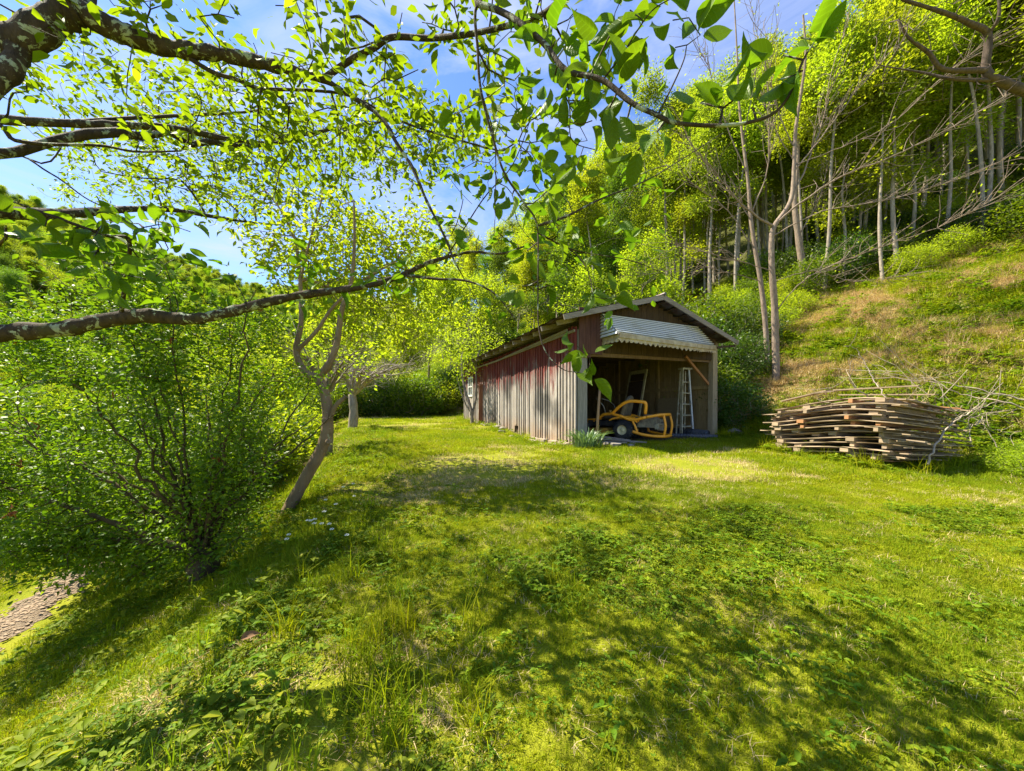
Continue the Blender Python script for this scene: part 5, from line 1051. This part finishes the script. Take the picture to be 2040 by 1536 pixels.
# gravel on the drive
st = MB(); blob(st, (0, 0, 0), (.03, .022, .015), 3, 1); st.m = 0; sm = nmesh('pebble', np.vstack(st.v), [np.vstack(st.t)], plain('brown_pebble', (.32, .25, .18), .9, .1, dirt=(.3, .18, .1), df=.5)); sm2 = nmesh('pebble', np.vstack(st.v), [np.vstack(st.t)], STONE)
pi = g.integers(0, 70, 2600); w = g.normal(size=2600)*.16; tt = g.random(2600)[:, None]; pc = P_dr[pi]*(1-tt)+P_dr[pi+1]*tt; tn = P_dr[pi+1]-P_dr[pi]; tn /= np.linalg.norm(tn, axis=1)[:, None]; x = pc[:, 0]+tn[:, 1]*w; y = pc[:, 1]-tn[:, 0]*w
gn_scatter('gravel', np.stack([x, y, height(x, y)+.025], 1), g.uniform(0, 6.28, len(x)), .3+.5*g.random(len(x)), [src('pebble', sm), src('pebble', sm)], g.integers(0, 2, len(x)), 'loose pebbles on the gravel drive', 'gravel')
# clump of strap leaves at the shed corner
STRAP = leafmat('strap_leaf', (.10, .20, .09), (.17, .29, .13), (.30, .40, .22), .25, .5, .3)
x, y = shed_xy(-.02, -.42); root = empty('strap_leaf_clump', (x, y, H(x, y)), 0, 'blue-green strap-leaved clump at the front corner of the shed', 'plant'); mb = MB()
for c_ in range(150):
    a = g.uniform(0, 2*PI); r0 = .26*math.sqrt(g.random()); b = np.array([math.cos(a)*r0*1.15, math.sin(a)*r0*.7, 0]); L_ = g.uniform(.28, .52); a2 = a+g.normal()*.7; ln = g.uniform(.15, .8); dv = np.array([math.cos(a2), math.sin(a2), 0]); sv = np.array([-dv[1], dv[0], 0]); V = []
    for u in np.linspace(0, 1, 7): c = b+dv*L_*ln*u**1.6+np.array([0, 0, L_*(u-.55*ln*u**3)]); w_ = .011*(1-u**3)+.001; V += [c-sv*w_, c+[0, 0, -.004], c+sv*w_]
    i = np.arange(6)[:, None]*3; j = np.arange(2)[None]; mb.add(V, np.stack([i+j, i+j+1, i+4+j, i+3+j], -1).reshape(-1, 4))
mb.build('leaves', STRAP, root, True)
# white yarrow-like flowers on the bank
FW = plain('white_petals', (.80, .80, .74), .6, .2, df=.2)
fpos = [(612, 1088, 3.35), (618, 1100, 3.3), (626, 1112, 3.3), (640, 1108, 3.2), (655, 1122, 3.2), (574, 1140, 3.1), (648, 1046, 3.9), (668, 1062, 3.7), (683, 1036, 4.2), (703, 1026, 4.3), (645, 1085, 3.5), (705, 1058, 3.9), (570, 1165, 3.0), (660, 1118, 3.1), (625, 1125, 3.2), (690, 1130, 3.0)]
fst = None
for k, (px, py, Yd) in enumerate(fpos):
    p = at(px, py, Yd); z = H(p[0], Yd); hgt = max(.16, min(.5, p[2]-z)); r = empty('white_wildflower', (p[0], Yd, z), 0, 'white flat-topped wildflower on a thin stem at the top of the bank', 'flower', 'white wildflowers on the bank')
    if fst is None or k % 3 == 0:
        mb = MB(); mb.tube(catmull([(0, 0, 0), (.01, .01, .5), (0, .02, 1)], 4), .006, 4); st_me = mb.build('stem', WEED, r).data; mb = MB()
        for q in range(16): a = q*2.4; rr = .006*math.sqrt(q); blob(mb, (math.cos(a)*rr*.8, math.sin(a)*rr*.8, .006*math.cos(q*3)), (.0035, .0035, .003), q, 1)
        o = mb.build('flower_head', FW, r); hm_ = o.data; fst = 1; s0 = bpy.data.objects[r.name].children[0]
        for ch in r.children:
            if ch.data == st_me: ch.scale = (.5, .5, hgt)
            else: ch.location = (0, .01, hgt)
    else:
        s0 = link('stem', st_me, r); s0.scale = (.5, .5, hgt); f0 = link('flower_head', hm_, r); f0.location = (0, .01, hgt)
# fallen brown leaf in the grass
p = at(480, 1425, 1.95); DL = leafmat('dead_leaf', (.20, .12, .05), (.24, .15, .06), None, .15, .2, .7)
me = leaves('fallen_leaf', np.array([[0, 0, 0.]]), np.array([[1, .3, .5]]), np.array([[.2, -.5, 1]]), .085, DL, 'hi', parent=False); o = link('fallen_leaf', me); o.location = (p[0], p[1], H(p[0], p[1])+.05); tag(o, 'single curled brown fallen leaf in the left foreground grass', 'leaf')
# dead branches on and behind the pallets, brush pile
DB = bark('dead_branch_bark', (.46, .38, .29), (.26, .20, .14), None, scale=18)
def dead(pts, r, lab, seed, nt=6, tw=.35):
    gg = np.random.default_rng(seed); P_ = [at(*p) for p in pts]; sk = Skel(); sk.line(P_, r, r*.3, n=5, jit=.012); d = np.array(P_[-1])-P_[0]; d /= np.linalg.norm(d)
    for k in range(nt): s_ = sk.p[gg.integers(len(sk.p)//4, len(sk.p))]; f = s_+d*gg.uniform(.1, 1)*tw+gg.normal(size=3)*tw*.5+[0, 0, .05]; sk.branch([s_, (s_+f)/2+gg.normal(size=3)*.03, f], r*.4, .003, n=3)
    o = sk.mesh(tip=.003, name='dead_branch', mat=DB); tag(o, lab, 'branch', 'dead branches on and around the pallet stack')
dead([(1745, 800, 6.6), (1712, 780, 6.5), (1695, 760, 6.5), (1693, 735, 6.4), (1695, 718, 6.4)], .013, 'upright pale crooked dead twig rising above the pallets', 1, 2, .15)
dead([(1800, 803, 6.4), (1770, 795, 6.4), (1745, 765, 6.6), (1733, 740, 6.7), (1715, 710, 6.8), (1703, 694, 6.8), (1680, 690, 6.8)], .013, 'longest forked dead twig rising above the middle of the pallets', 2, 3, .2)
dead([(1850, 803, 6.2), (1790, 810, 6.3), (1740, 806, 6.4), (1690, 800, 6.5), (1640, 815, 6.6)], .014, 'pale dead branch lying flat along the pallet stack top', 3, 8, .35)
dead([(2120, 810, 5.6), (2030, 795, 5.9), (1960, 778, 6.1), (1880, 762, 6.4), (1830, 752, 6.6)], .016, 'long bleached dead branch reaching left above the brush pile', 4, 12, .5)
dead([(2100, 830, 5.5), (2000, 800, 5.7), (1940, 790, 6.0), (1880, 770, 6.2), (1820, 745, 6.5)], .013, 'second bleached dead branch crossing above the brush pile', 5, 10, .5)
dead([(1848, 925, 5.35), (1868, 885, 5.4), (1895, 845, 5.5), (1935, 822, 5.6), (1985, 800, 5.7)], .016, 'dead branch propped diagonally against the near right corner of the pallets', 6, 6, .4)
for k in range(11):
    gx = rng.uniform(1880, 1985); gy = rng.uniform(815, 900); dx = rng.uniform(-60, 60); dy = rng.uniform(-45, 45); Yd = rng.uniform(5.5, 6.3); dead([(gx-dx, gy-dy, Yd), (gx, gy-8, Yd+.1), (gx+dx, gy+dy, Yd-.1)], .007, 'thin tangled dead branch in the brush pile right of the pallets', 20+k, 6, .3)
